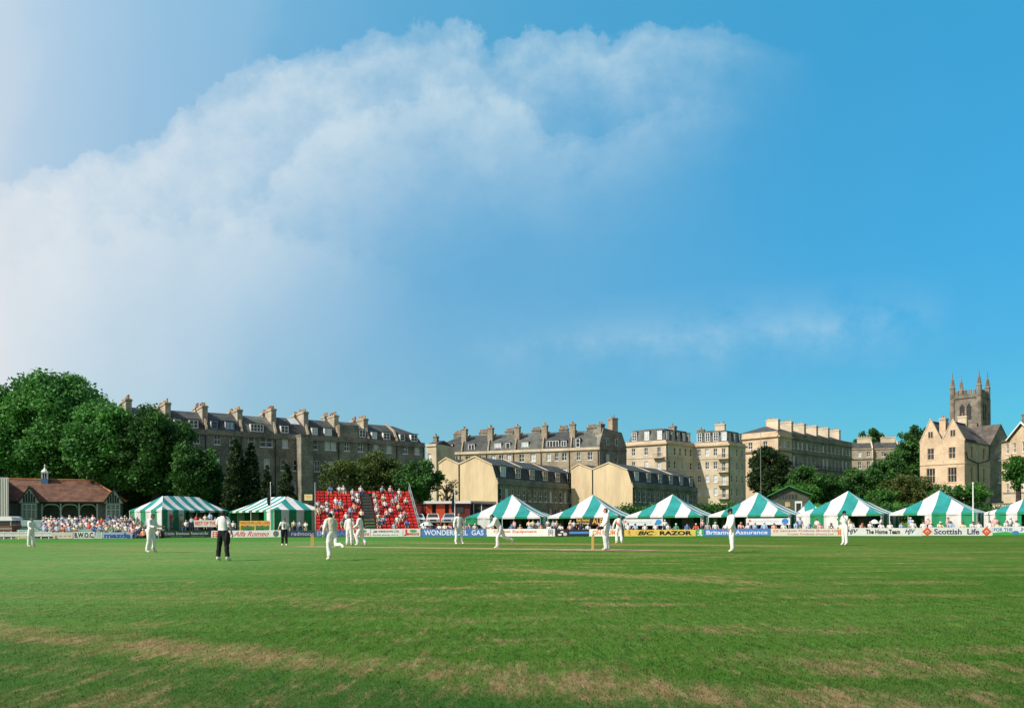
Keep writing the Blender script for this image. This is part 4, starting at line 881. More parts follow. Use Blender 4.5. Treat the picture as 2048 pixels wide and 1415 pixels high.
# ------------------------------------------------------------------ pavilion
def pavilion():
    Y = 102.0; a, b = P2(20, 99.6, 3), P2(245, 105, 3); e = (b - a).normalized(); w = (b - a).length; D = 8; nv_ = Vector((-e.y, e.x))
    H = Bld('pavilion', [a, b, b + nv_ * D, a + nv_ * D], .2, 'low brown tiled cricket pavilion with arched veranda and white lantern', 'pavilion')
    zl = lambda y: ZY(130, y, Y)
    def xs_(p, d=0.0):
        k_ = XY(p, 100.0, 4) / 100.0; o_ = a + nv_ * d; return (k_ * o_.y - o_.x) / (e.x - k_ * e.y)
    ze = zl(1001); zr = zl(956)
    # recessed veranda back wall and side bays
    b0, b1 = xs_(82), xs_(196)
    mb = MB(); H.bx(mb, 0, -3, b0, .0, .3, .2, ze); H.bx(mb, 0, b1, w, 0, .3, .2, ze); H.bx(mb, 0, b0, b1, 3.0, 3.3, .2, ze); H.bx(mb, 0, 0, .3, .303, D, .2, ze); H.bx(mb, 0, w - .3, w, .303, D, .2, ze); H.bx(mb, 0, b0 - .3, b0 - .003, .303, 3.0, .2, ze); H.bx(mb, 0, b1 + .003, b1 + .3, .303, 3.0, .2, ze)
    H.bx(mb, 0, b0, b1, .3, 3.0, .2, 1.3); mb.build('wall', M['greywall'], H.root)
    # veranda posts with arched braces
    for q in range(4):
        x = lerp(b0 + .1, b1 - .1, q / 3); mb = MB(); H.bx(mb, 0, x - .09, x + .09, .02, .2, .2, ze - .3); mb.build('post', M['arch'], H.root)
    for q in range(3):
        x0, x1 = lerp(b0 + .1, b1 - .1, q / 3), lerp(b0 + .1, b1 - .1, (q + 1) / 3); mb = MB(); top = []; bot = []; f = H.fp(0); n = 14
        for s in range(n + 1):
            t = s / n; x = lerp(x0 + .09, x1 - .09, t); c = abs(2 * t - 1); z = ze - .42 - .75 * (1 - (1 - c ** 3.2) ** .5); bot.append((x, z))
        for (xa, za), (xb, zb) in zip(bot, bot[1:]): mb.hexa([f(xa, .05, za - .1), f(xb, .05, zb - .1), f(xb, .15, zb - .1), f(xa, .15, za - .1), f(xa, .05, za + .06), f(xb, .05, zb + .06), f(xb, .15, zb + .06), f(xa, .15, za + .06)])
        mb.build('arch', M['arch'], H.root)
    # main roof: left end plain, right end hipped
    L = H.L; f = H.fp(0); ov = .5; ym = D / 2 + .3; rx0, rx1 = -4.0, xs_(186, ym)
    mb = MB(); rv = [f(-4.0, -ov, ze - .1), f(w + ov, -ov, ze - .1), f(w + ov, D + ov, ze - .1), f(-4.0, D + ov, ze - .1), f(rx0, ym, zr), f(rx1, ym, zr)]
    mb.poly([rv[0], rv[1], rv[5], rv[4]]); mb.poly([rv[1], rv[2], rv[5]]); mb.poly([rv[2], rv[3], rv[4], rv[5]]); mb.poly([rv[3], rv[0], rv[4]]); mb.poly([rv[3], rv[2], rv[1], rv[0]])
    rf = mb.build('roof', M['tile'], H.root)
    mb = MB(); mb.tube([f(rx0, ym, zr + .06), f(rx1, ym, zr + .06)], .1, 6); mb.tube([f(rx1, ym, zr + .06), f(w + ov, -ov, ze - .02)], .09, 6); mb.build('ridge_tile', M['tile_new'], rf)
    mb = MB(); mb.tube([f(rx1, ym, zr), f(rx1, ym, zr + 1.7)], .035, 6); mb.ellip(f(rx1, ym, zr + 1.2), (.1, .1, .12)); mb.build('finial', M['arch'], rf)
    H.band('gutter', (0,), ze - .28, .16, .45, M['timber'])
    # gabled bays
    for (p0, p1, pa, ya, tl) in ((38, 82, 61, 975, 'tile'), (206, 247, 229, 977, 'tile_new')):
        x0, x1, xm = xs_(p0), xs_(p1), xs_(pa); za = zl(ya); d0 = -1.0
        mb = MB(); H.bx(mb, 0, x0 + .25, x1 - .25, d0, -.003, .2, ze - .25); bay = mb.build('bay', M['greywall'], H.root)
        mb = MB(); mb.poly([f(x0, d0 - .04, ze - .3), f(x1, d0 - .04, ze - .3), f(xm, d0 - .04, za - .1)]); mb.poly([f(xm, d0 + .1, za - .1), f(x1, d0 + .1, ze - .3), f(x0, d0 + .1, ze - .3)])
        for q in range(5):
            t = (q + .5) / 5; x = lerp(x0 + .5, x1 - .5, t); h = (za - ze) * (1 - abs(2 * (x - x0) / (x1 - x0) - 1)) * .85
            H.bx(mb, 0, x - .1, x + .1, d0 - .09, d0 - .045, ze - .25, ze - .25 + max(.2, h), 1)
        mb.build('gable', [M['arch'], M['timber']], H.root)
        mb = MB()
        for (t0, t1) in ((x0, xm), (x1, xm)):
            for dd, ee in ((-.28, -.2),): mb.hexa([f(t0, d0 + dd, ze - .45), f(t0, d0 + ee, ze - .45), f(t1, d0 + ee, za - .05), f(t1, d0 + dd, za - .05), f(t0, d0 + dd, ze - .2), f(t0, d0 + ee, ze - .2), f(t1, d0 + ee, za + .2), f(t1, d0 + dd, za + .2)])
        mb.build('bargeboard', M['timber'], H.root)
        mb = MB(); dep = 3.4
        mb.poly([f(x0 - .15, d0 - .2, ze - .4), f(xm, d0 - .2, za + .1), f(xm, dep, za + .1), f(x0 - .15, dep - 2.5, ze - .4)]); mb.poly([f(xm, d0 - .2, za + .1), f(x1 + .15, d0 - .2, ze - .4), f(x1 + .15, dep - 2.5, ze - .4), f(xm, dep, za + .1)])
        mb.build('bay_roof', M[tl], H.root)
        wx0, wx1 = x0 + .45, x1 - .45; mb = MB(); c, d = 2.3, ze - .45
        H.bx(mb, 0, wx0, wx1, d0 - .05, d0 - .04, c, d, 1)
        for t in np.linspace(0, 1, 4): x = lerp(wx0, wx1, t); H.bx(mb, 0, x - .06, x + .06, d0 - .11, d0 - .052, c, d, 0)
        for t in (0, .62, 1): z = lerp(c, d, t); H.bx(mb, 0, wx0, wx1, d0 - .105, d0 - .052, z - .06, z + .06, 0)
        for t in np.linspace(0, 1, 10): x = lerp(wx0, wx1, t); H.bx(mb, 0, x - .02, x + .02, d0 - .09, d0 - .052, c, d, 0)
        for t in (.2, .4, .81): z = lerp(c, d, t); H.bx(mb, 0, wx0, wx1, d0 - .088, d0 - .052, z - .02, z + .02, 0)
        mb.build('window', [M['arch'], M['glass']], bay)
    # lantern
    lx = xs_(90, ym - .5); mb = MB(); z0 = 0
    cx, cy = 0, 0
    mb.box(cx - .55, cx + .55, cy - .55, cy + .55, z0 - .2, z0 + 1.0, 0); cup = mb.build('lantern_base', M['blue'], H.root); ob_ = [cup]
    mb = MB()
    for sx in (-1, 1):
        for sy in (-1, 1): mb.box(cx + sx * .42 - .1, cx + sx * .42 + .1, cy + sy * .42 - .1, cy + sy * .42 + .1, z0 + 1.003, z0 + 2.1)
    for q in (-.02,): mb.box(cx - .05, cx + .05, cy - .5, cy - .42, z0 + 1.003, z0 + 2.1)
    mb.box(cx - .3, cx + .3, cy - .3, cy + .3, z0 + 1.003, z0 + 2.08, 1)
    mb.box(cx - .58, cx + .58, cy - .58, cy + .58, z0 + 2.103, z0 + 2.35); mb.lathe([(.62, 2.353), (.5, 2.6), (.3, 2.8), (.12, 3.1), (.06, 3.5), (.16, 3.6), (.05, 3.75), (.01, 4.0)], (cx, cy, z0), 8); ob_.append(mb.build('lantern', [M['white'], M['glass']], H.root))
    for o_ in ob_: o_.location = (lx, ym - .5, zr - H.z0 - .55); o_.scale = (.72, .72, .66)
pavilion()
def pale_stand():
    a, b = P2(-90, 97, 3), P2(17.5, 97, 3); H = Bld('end_stand', [a, b, P2(12, 106, 3), a + Vector((0, 9))], .2, 'tall plain pale grey building cut by the left border beside the pavilion', 'building')
    zt = ZY(9, 955, 97); M['pale'] = mat('pale_sheet', (.50, .49, .45), .8, .12, .5, .1, 6, stretch=(6, 1, .3)); H.walls(zt, {}, M['pale']); H.hiproof([(.0, zt + .002), (.05, zt + .12)], M['slate'])
    mb = MB()
    for q in range(22): t = H.ln(0) * (q + .5) / 22; H.bx(mb, 0, t - .03, t + .03, -.05, -.004, .2, zt - .05)
    mb.build('cladding_rib', M['pale'], H.root)
pale_stand()

# ------------------------------------------------------------------ kiosk, hut, poles, parasols, cars
def mk(name, loc, rz, label, cat, group=None): return empty(name, loc, rz, label, cat, group)
M['red_paint'] = mat('red_paint', (.62, .085, .03), .5, .15, 2); M['maroon'] = mat('maroon_brick', (.16, .035, .03), .85, .35, 4, .3, 14)
def kiosk():
    Y = 99.0; x0, x1 = XY(852, Y, 2), XY(940, Y, 2); w = x1 - x0; k = mk('kiosk', (x0, Y, 0), 0, 'low red kiosk with dark doorways and a white roof edge', 'kiosk')
    zt = ZY(890, 1006.5, Y); s = Y / F
    mb = MB(); segs = [(0, .75), (1.25, 2.35), (2.85, 3.4)]
    for p, q in segs: mb.box(p, q, 0, .1, .2, zt)
    mb.build('panel', M['red_paint'], k)
    mb = MB(); mb.box(0, w, .5, 3, .2, zt); mb.box(3.45, w, 0, .497, .2, zt); mb.build('wall', M['maroon'], k)
    for p, q in ((.75, 1.25), (2.35, 2.85)): mb = MB(); mb.box(p + .003, q - .003, .3, .36, .2, zt - .02); mb.build('door', M['timber'], k)
    mb = MB(); mb.box(3.7, 4.7, -.05, -.003, zt - 1.2, zt - .3, 0); mb.box(3.8, 4.6, -.06, -.052, zt - 1.1, zt - .4, 1); mb.build('window', [M['timber'], M['glass']], k)
    mb = MB(); mb.box(-.25, w + .1, -.35, 3.2, zt + .003, zt + .32); mb.build('roof', M['white'], k)
    for p in (.4, 3.1): mb = MB(); mb.box(p - .17, p + .17, -.02, -.004, 1.35, 1.75); mb.build('notice', M['pot_buff'] if p > 1 else M['white'], k)
    xa, xb = XY(938, 101.5, 2), XY(992, 101.5, 2); h = mk('shed', (xa, 101.5, 0), 0, 'dark brown shed with a sloping roof beside the red kiosk', 'shed')
    mb = MB(); za, zb = ZY(940, 1001.5, 101), ZY(990, 1003, 101); mb.hexa([(0, 0, 0), (xb - xa, 0, 0), (xb - xa, 3, 0), (0, 3, 0), (0, 0, za - .3), (xb - xa, 0, zb - .3), (xb - xa, 3, zb), (0, 3, za)]); mb.build('wall', M['timber'], h)
    mb = MB(); mb.hexa([(-.1, -.2, za - .3), (xb - xa, -.2, zb - .3), (xb - xa, 3.1, zb), (-.1, 3.1, za), (-.1, -.2, za - .15), (xb - xa, -.2, zb - .15), (xb - xa, 3.1, zb + .15), (-.1, 3.1, za + .15)]); mb.build('roof', M['stone_slate'], h)
    for p in (.6, 1.6): mb = MB(); mb.box(p - .05, p + .05, -.06, -.003, 0, za - .35); mb.build('post', M['white'], h)
    a, b = XY(800, 100, 1), XY(852, 99.6, 1); h = mk('brick_wall', (a, 100, 0), 0, 'low maroon brick wall between the red seating and the kiosk', 'wall'); zt = ZY(835, 1009, 100)
    mb = MB(); mb.box(0, b - a - .02, 0, .3, .1, zt); mb.build('wall', M['maroon'], h); mb = MB(); mb.box(-.05, b - a - .02, -.06, .36, zt + .002, zt + .1); mb.build('coping', M['maroon'], h)
    # raised bank the cars stand on; dark front stands for shade and people
    a, b = XY(828, 90.5, .5), XY(960, 90.5, .5); h = mk('car_bank', (a, 90.5, 0), 0, 'raised bank with a dark front below the parked cars', 'wall'); mb = MB(); mb.box(0, b - a, 0, 8.0, -.2, 1.15)
    for q in range(16): t = (b - a) * (q + .5) / 16; mb.box(t - .08, t + .08, -.08, -.003, 0, 1.2)
    mb.build('wall', M['timber'], h)
kiosk()
def car(px, Y, col, label, rz=0, z=1.15, grp='cars parked beside the red seating'):
    x = XY(px, Y, 2); c = mk('parked_car', (x, Y, z), rz, label, 'car', grp); m = mat('car_paint', col, .35, spec=.5)
    W_, L_ = .80, 4.0          # front towards -y
    def sec(y, pts): return [(sx * px_, y, pz) for sx, px_, pz in pts]
    secs = []
    for y, zh, zl, wt, wb in ((-.02, .60, .32, .66, .70), (.15, .74, .25, .74, .79), (.9, .84, .22, .76, .80), (1.25, .88, .22, .76, .80), (3.3, .90, .22, .76, .80), (3.8, .88, .25, .74, .79), (4.0, .66, .32, .68, .72)):
        secs.append([(-wb, y, zl), (wb, y, zl), (W_ * .99, y, (zl + zh) / 2), (wt, y, zh), (-wt, y, zh), (-W_ * .99, y, (zl + zh) / 2)])
    mb = MB(); mb.rings(secs, 0)
    roof = [[(-.76, 1.15, .87), (.76, 1.15, .87), (.76, 3.75, .89), (-.76, 3.75, .89)], [(-.60, 1.75, 1.36), (.60, 1.75, 1.36), (.58, 3.25, 1.38), (-.58, 3.25, 1.38)]]
    mb.rings(roof, 0); mb.build('body', m, c)
    def pane(p): mb.poly(p)
    mb = MB(); q = lambda s, t: Vector(roof[0][0]).lerp(Vector(roof[0][1]), s).lerp(Vector(roof[1][0]).lerp(Vector(roof[1][1]), s), t) + Vector((0, -.012, .006)); mb.poly([q(.07, .1), q(.93, .1), q(.92, .9), q(.08, .9)]); mb.build('windscreen', M['glass'], c)
    for sg, i0, i1 in ((1, 1, 2), (-1, 3, 0)):
        g = lambda s, t: Vector(roof[0][i0]).lerp(Vector(roof[0][i1]), s).lerp(Vector(roof[1][i0]).lerp(Vector(roof[1][i1]), s), t) + Vector((sg * .012, 0, .005)); mb = MB(); mb.poly([g(.08, .12), g(.47, .12), g(.47, .88), g(.12, .88)]); mb.poly([g(.53, .12), g(.9, .12), g(.86, .88), g(.53, .88)]); mb.build('side_window', M['glass'], c)
    for sx in (-.58, .58): mb = MB(); mb.rings([[(sx + r * math.cos(t), y, .6 + r * math.sin(t)) for t in np.linspace(0, 6.283, 11)[:-1]] for r, y in ((.11, .06), (.11, -.03), (.05, -.05))]); mb.build('headlight', M['metal'], c)
    mb = MB(); mb.box(-.40, .40, -.045, -.022, .50, .68); mb.build('radiator_grille', M['darkmetal'], c); mb = MB(); mb.box(-.78, .78, -.10, -.03, .32, .44); mb.build('bumper', M['metal'], c)
    for sx in (-.72, .72):
        for y in (.75, 3.2):
            mb = MB(); mb.rings([[(sx + d, y + r * math.cos(t), .29 + r * math.sin(t)) for t in np.linspace(0, 6.283, 15)[:-1]] for d, r in ((-.1, .26), (-.08, .29), (.08, .29), (.1, .26))]); wh = mb.build('wheel', M['darkmetal'], c)
car(839, 92.5, (.62, .66, .66), 'white saloon car parked closest to the red seating', R(14)); car(866, 92.2, (.66, .60, .50), 'cream car with a pale bonnet, middle of the three parked', R(6)); car(895, 92.0, (.40, .47, .52), 'silver blue car parked nearest the flagpole', R(-4))
def hut():
    Y = 118.0; a = XY(1545, Y, 4); b = XY(1612, Y, 4); g = 1.2; h = mk('green_hut', (a, Y, g), R(-14), 'small grey hut with a green roof and orange-lit doorway above the tents', 'hut'); w = (b - a) * 1.02; z = lambda y: ZY(1580, y, Y) - g
    ze = z(987); zr = z(974)
    M['green_roof'] = mat('green_felt', (.045, .20, .06), .7, .3, 2); M['hutwall'] = mat('hut_boarding', (.085, .095, .065), .85, .25, 3)
    mb = MB(); mb.box(0, w, 0, 4, 0, ze); mb.poly([(0, 0, ze + .001), (w, 0, ze + .001), (w * .45, 0, zr)]); mb.poly([(w * .45, 4, zr), (w, 4, ze + .001), (0, 4, ze + .001)]); mb.build('wall', M['hutwall'], h)
    mb = MB()
    for p0, p1 in (((-.5, ze - .3), (w * .45, zr + .1)), ((w * .45, zr + .1), (w + .5, ze - .3))): mb.hexa([(p0[0], -.5, p0[1]), (p1[0], -.5, p1[1]), (p1[0], 4.3, p1[1]), (p0[0], 4.3, p0[1]), (p0[0], -.5, p0[1] + .16), (p1[0], -.5, p1[1] + .16), (p1[0], 4.3, p1[1] + .16), (p0[0], 4.3, p0[1] + .16)])
    mb.build('roof', M['green_roof'], h)
    for q in range(6): x = w * (.2 + .09 * q); mb = MB(); mb.box(x - .14, x + .14, -.04, -.003, ze - .75, ze - .1); mb.build('window', M['glass'], h)
    mb = MB(); mb.box(w * .42 - .35, w * .42 + .35, -.05, -.003, ze - 1.9, ze - 1.2); mb.build('notice', M['pot_buff'], h)
    mb = MB(); mb.box(w * .72 - .5, w * .72 + .5, -.06, -.003, 0, ze - 1.1, 0); mb.box(w * .72 - .33, w * .72 + .33, -.07, -.062, .0, ze - 1.4, 1); mb.build('door', [M['white'], M['timber']], h)
hut()
M['flag'] = mat('dark_flag', (.012, .012, .022), .9, .2, 5); M['flag_red'] = mat('faded_red_flag', (.48, .22, .17), .8)
def pole(px, ytop, ybase, Y, label, r=.05, flag=None, m='white'):
    z0 = max(0, ZY(px, ybase, Y)); zt = ZY(px, ytop, Y); p = mk('flagpole', (XY(px, Y, zt), Y, 0), 0, label, 'flagpole')
    mb = MB(); mb.tube([(0, 0, 0), (0, 0, zt)], [r, r * .7], 8); mb.ellip((0, 0, zt + .06), (r * 1.3, r * 1.3, .08)); mb.build('pole', M[m], p)
    if flag:
        f0, f1, mm, sd = flag; za, zb = ZY(px, f0, Y), ZY(px, f1, Y); mb = MB(); rr = []
        for q in range(9):
            t = q / 8; z = lerp(za, zb, t); wv = .10 + .24 * math.sin(t * 2.6) + .05 * math.sin(t * 9); rr.append([(sd * (.04 + wv * c) , .07 * math.sin(6 * c + q), z) for c in (0, .35, .7, 1)] + [(sd * (.04 + wv * c), .07 * math.sin(6 * c + q) + .07, z) for c in (1, .7, .35, 0)])
        mb.rings(rr); mb.build('flag', M[mm], p, smooth=True)
pole(909.5, 976, 1072, 84, 'white flagpole with a dark furled flag beside the white-clad fielder', .06, (986, 1024, 'flag', -1)); pole(541, 966, 1060, 86, 'slim white flagpole with a dark furled flag before the second marquee', .05, (972, 1010, 'flag', -1))
pole(1946, 967, 1070, 71, 'tall white pole with faded red top in front of the right-hand tents', .07, None); pole(1521, 866, 1040, 108, 'very thin tall mast in front of the broad dark conifer', .035, None, 'metal')
def parasol(px, Y, yt, label, r=.85):
    zt = ZY(px, yt, Y); p = mk('parasol', (XY(px, Y, zt), Y, 0), 0, label, 'parasol'); mb = MB(); mb.tube([(0, 0, 0), (0, 0, zt)], .025, 6); mb.build('pole', M['metal'], p)
    mb = MB(); mb.rings([[(q * math.cos(t), q * math.sin(t), zt - dz) for t in np.linspace(0, 6.283, 9)[:-1]] for q, dz in ((r, .38), (r * .98, .34), (r * .7, .15), (r * .35, .04), (.03, 0), )]); mb.build('canopy', M['white'], p)
parasol(853, 84, 1043, 'small white parasol above spectators before the parked cars', .72); parasol(1749, 72.6, 1038, 'round white parasol in front of the dark tent opening', .42)

# ------------------------------------------------------------------ striped tents
M['tent_white'] = mat('white_canvas', (.66, .64, .625), .85, .09, .9, .10, 3.0, .5, stretch=(1, 1, .35)); M['tent_green'] = mat('green_canvas', (.020, .25, .235), .8, .16, .9, .14, 3, .5, stretch=(1, 1, .35)); M['tent_green2'] = mat('green_wall_canvas', (.02, .24, .105), .8, .16, .9, .14, 3, .5, stretch=(1, 1, .35))
TW = [M['tent_white'], M['tent_green'], M['tent_green2']]
def tent(name, FL, FR, BR, ze, zp, nstr, label, group, ridge=None, first=0, valance=.20, walls=(), sag=.10, zwall=0.0, wallslot=2, cat='tent'):
    FL, FR, BR = Vector(FL), Vector(FR), Vector(BR); d = FR - FL; rz = math.atan2(d.y, d.x); w = d.length; D = (BR - FR).length
    root = mk(name, (FL.x, FL.y, 0), rz, label, cat, group)
    half = D / 2; hy = D / 2
    if ridge is None: half_x = w / 2
    else: half_x = ridge           # horizontal run of the end hips
    zf = lambda t: ze + (zp - ze) * (t - sag * math.sin(math.pi * t))
    sw = w / nstr; K = 7
    mb = MB()
    def face(L, P, tm, n):      # stripes along an edge of length L; P(s,t)->xyz ; tm(s)
        cuts = sorted({0, L / 2, L, *[L * q / n for q in range(n + 1)]})
        for a, b in zip(cuts, cuts[1:]):
            c = (int((a + b) / 2 / (L / n)) + first) % 2
            for q in range(K):
                A = [P(a, tm(a) * q / K), P(b, tm(b) * q / K), P(b, tm(b) * (q + 1) / K), P(a, tm(a) * (q + 1) / K)]
                mb.poly(A, c)
    tmx = lambda s: min(1.0, min(s, w - s) / half_x); tmy = lambda s: 1 - abs(2 * s / D - 1)
    nd_ = max(2, round(D / sw))
    face(w, lambda s, t: (s, t * hy, zf(t)), tmx, nstr); face(w, lambda s, t: (w - s, D - t * hy, zf(t)), tmx, nstr)
    face(D, lambda s, t: (w - t * half_x, s, zf(t)), tmy, nd_); face(D, lambda s, t: (t * half_x, D - s, zf(t)), tmy, nd_)
    mb.build('canopy', TW, root)
    mb = MB(); e = .012
    for L, n, P in ((w, nstr, lambda s, o: (s, -o, 0)), (D, nd_, lambda s, o: (w + o, s, 0)), (w, nstr, lambda s, o: (w - s, D + o, 0)), (D, nd_, lambda s, o: (-o, D - s, 0))):
        m = n * 4
        for q in range(m):
            a, b = L * q / m, L * (q + 1) / m; c = ((q // 4) + first) % 2
            pa, pb = P(a, e), P(b, e); sc_ = .05 * math.sin(q * 1.9)
            mb.poly([(pa[0], pa[1], ze - valance), (pb[0], pb[1], ze - valance - sc_ * 0), (pb[0], pb[1], ze + .02), (pa[0], pa[1], ze + .02)], 2 if c else 0)
    mb.build('valance', TW, root)
    for (x, y) in ((0, 0), (w, 0), (w, D), (0, D), (w / 2, 0), (w / 2, D)):
        mb = MB(); mb.tube([(x, y + (.06 if y == 0 else -.06), 0), (x, y + (.06 if y == 0 else -.06), ze)], .04, 6); mb.build('pole', M['white'], root)
    # side walls: (side, s0, s1)
    for side, s0, s1 in walls:
        L, n, P = {'f': (w, nstr, lambda s, o: (s, o)), 'r': (D, nd_, lambda s, o: (w - o, s)), 'b': (w, nstr, lambda s, o: (w - s, D - o)), 'l': (D, nd_, lambda s, o: (o, D - s))}[side]
        mb = MB(); a0, b0 = s0 * L, s1 * L; cuts = sorted({a0, b0, *[L * q / n for q in range(n + 1) if a0 < L * q / n < b0]})
        for a, b in zip(cuts, cuts[1:]):
            c = (int((a + b) / 2 / (L / n)) + first) % 2; sub = 6
            for q in range(sub):
                x0, x1 = lerp(a, b, q / sub), lerp(a, b, (q + 1) / sub); o0, o1 = .03 + .03 * math.sin(x0 * 5.0), .03 + .03 * math.sin(x1 * 5.0)
                pa, pb = P(x0, o0), P(x1, o1); mb.poly([(pa[0], pa[1], zwall), (pb[0], pb[1], zwall), (pb[0], pb[1], ze - .01), (pa[0], pa[1], ze - .01)], 2 if c and wallslot == 2 else c)
        mb.build('side_wall', TW, root)
    return root, w, D
cor = [(926, 91.5), (1091, 90), (1247, 87.6), (1412, 84.6), (1588, 80.8), (1773, 76.6), (1962, 72.6), (2160, 68.5)]
tl = ['first striped tent from the flagpole, green flap at its open left side', 'second striped tent with a black and yellow banner under its eave', 'striped tent with a white banner, above the yellow board', 'striped tent with a white banner, beside the green-roofed hut', 'striped tent with its left half closed by green and white walls', 'striped tent with its right half closed, before the gabled house', 'striped tent cut by the right border of the view']
tw_ = [[('f', 0, .36), ('b', 0, 1), ('r', 0, 1), ('l', 0, 1)], [('b', 0, 1), ('r', 0, 1), ('l', 0, 1)], [('b', 0, 1), ('r', 0, 1), ('l', 0, 1)], [('b', 0, 1), ('r', 0, 1), ('l', 0, 1)], [('f', 0, .56), ('b', 0, 1), ('r', 0, 1)], [('f', .42, 1), ('b', 0, 1), ('r', 0, 1)], [('f', 0, .42), ('b', 0, 1)]]
peak_y = [988.5, 988.5, 987.5, 984.5, 981, 979.5, 985]
TENTS = []
for k in range(7):
    (p0, y0), (p1, y1) = cor[k], cor[k + 1]; a, b = P2(p0, y0, 2), P2(p1, y1, 2); e = (b - a).normalized(); nv = Vector((-e.y, e.x)); rot_ = Matrix.Rotation(R(-7), 2); a2 = a + e * .25; b2 = a2 + (rot_ @ (b - a)) * .93; e = (b2 - a2).normalized(); nv = Vector((-e.y, e.x))
    D = 8.2; ze = 2.02; pm = (a2 + b2) / 2 + nv * D / 2
    ppx = CX + F * pm.x / pm.y; zp = CAMH + ray(ppx, peak_y[k])[1] * pm.y
    t = tent('striped_tent', a2, b2, b2 + nv * D, ze, zp, 6 if k < 6 else 8, tl[k], 'striped tents along the boundary', first=1 if k in (0, ) else 0, walls=tw_[k]); TENTS.append(t)
def tent_px(p, Y): return P2(p, Y, 2)
q = tent('small_striped_tent', P2(1588, 88, 2), P2(1655, 87, 2), P2(1655, 87, 2) + Vector((1.2, 4.6)), 2.0, ZY(1631, 999, 90), 3, 'small striped tent peak showing behind the larger tents', None, first=0)
# the two long marquees beside the red seating
N1, Lf, Rt = P2(324, 88, 3), P2(271, 92, 3), P2(458, 97.5, 3)
ze = ZY(324, 1017, 88); zp = ZY(370, 994.5, 95)
e1 = (Rt - N1).normalized(); pn1 = Vector((-e1.y, e1.x)); Dm = 4.9
tent('marquee', N1, Rt, Rt + pn1 * Dm, ze - .1, zp + .1, 13, 'long striped marquee left of the cypresses, striped end wall facing the field', 'long marquees', ridge=Dm / 2, first=1, walls=[('l', 0, 1), ('b', 0, 1), ('f', 0, .33), ('r', 0, 1)], sag=.07)
N2, L2 = P2(547, 90, 3), P2(459, 99, 3); e2 = (N2 - L2).normalized(); pn2 = Vector((-e2.y, e2.x))
ze = ZY(547, 1017, 90); zp = ZY(520, 994.5, 96)
tent('marquee', L2, N2, N2 + pn2 * 6.6, ze - .1, zp + .1, 13, 'long striped marquee between the cypresses and the red seating', 'long marquees', ridge=3.3, first=1, walls=[('r', 0, 1), ('b', 0, 1), ('f', .80, 1), ('l', 0, 1)], sag=.07)

# ------------------------------------------------------------------ lettering, boards and banners
PAINT = {}
def paint(col, name='sign_paint'):
    key = tuple(round(c, 3) for c in col)
    if key not in PAINT: PAINT[key] = mat(name, col, .55, .06, 2)
    return PAINT[key]
def text_geo(body, bold=0.0, shear=0.0):
    cu = bpy.data.curves.new('lettering', 'FONT'); cu.body = body; cu.offset = bold; cu.shear = shear; cu.resolution_u = 3; cu.fill_mode = 'FRONT'
    o = bpy.data.objects.new('lettering', cu); COL.objects.link(o); dg = bpy.context.evaluated_depsgraph_get(); me = bpy.data.meshes.new_from_object(o.evaluated_get(dg))
    v = np.array([p.co[:] for p in me.vertices]); f = [tuple(p.vertices) for p in me.polygons]
    bpy.data.objects.remove(o); bpy.data.curves.remove(cu); bpy.data.meshes.remove(me); return v, f
def lettering(parent, body, x0, x1, z0, z1, col, bold=.0, shear=0.0, y=-.022):
    v, f = text_geo(body, bold, shear); lo, hi = v.min(0), v.max(0); mb = MB()
    for p in v: mb.v.append((lerp(x0, x1, (p[0] - lo[0]) / (hi[0] - lo[0])), y, lerp(z0, z1, (p[1] - lo[1]) / (hi[1] - lo[1]))))
    mb.f = f; mb.m = [0] * len(f); return mb.build('lettering', paint(col), parent)
BY = [(0, 80), (430, 82), (840, 81), (1098, 77), (1247, 75), (1588, 71.5), (1962, 69), (2100, 68)]
WHITE, BLACK, RED, BLUE, NAVY = (.74, .73, .69), (.012, .012, .014), (.62, .05, .035), (.055, .15, .42), (.025, .035, .10)
def board(p0, p1, bg, label, h=.80, yt=None):
    a = P2(p0, pl(p0, BY), .4); b = P2(p1, pl(p1, BY), .4); d = b - a; w = d.length - .02
    o = mk('advertising_board', (a.x, a.y, 0), math.atan2(d.y, d.x), label, 'board', 'advertising boards along the boundary'); o.rotation_euler[0] = R(random.uniform(-3.5, 1.5)); o.rotation_euler[1] = R(random.uniform(-.35, .35))
    if yt: h = ZY((p0 + p1) / 2, yt, (a.y + b.y) / 2)
    mb = MB(); mb.box(0, w, -.015, .02, .03, h); mb.build('panel', paint(bg), o)
    for t in (.12, .88): mb = MB(); mb.box(w * t - .04, w * t + .04, .021, .07, 0, h - .05); mb.hexa([(w * t - .03, .07, .0), (w * t + .03, .07, 0), (w * t + .03, .5, 0), (w * t - .03, .5, 0), (w * t - .03, .07, h * .7), (w * t + .03, .07, h * .7), (w * t + .03, .12, h * .7), (w * t - .03, .12, h * .7)]); mb.build('leg', M['timber'], o)
    return o, w, h
def emblem(o, poly, col, y=-.024, name='emblem'):
    mb = MB(); mb.poly([(x, y, z) for x, z in poly]); mb.poly([(x, y + .002, z) for x, z in reversed(poly)]); return mb.build(name, paint(col), o)
def disc(cx, cz, rx, rz, n=20): return [(cx + rx * math.cos(2 * math.pi * k / n), cz + rz * math.sin(2 * math.pi * k / n)) for k in range(n)]
o, w, h = board(106, 146, (.66, .60, .52), 'cream board with faint red marks at the end of the white fence', yt=1063.5)
for q in range(4): emblem(o, [(w * (.1 + .22 * q), h * .35), (w * (.24 + .22 * q), h * .35), (w * (.22 + .22 * q), h * .5), (w * (.12 + .22 * q), h * .5)], (.60, .25, .2))
o, w, h = board(147, 190, WHITE, 'white board with four heavy black initials in front of the crowd', yt=1062.5)
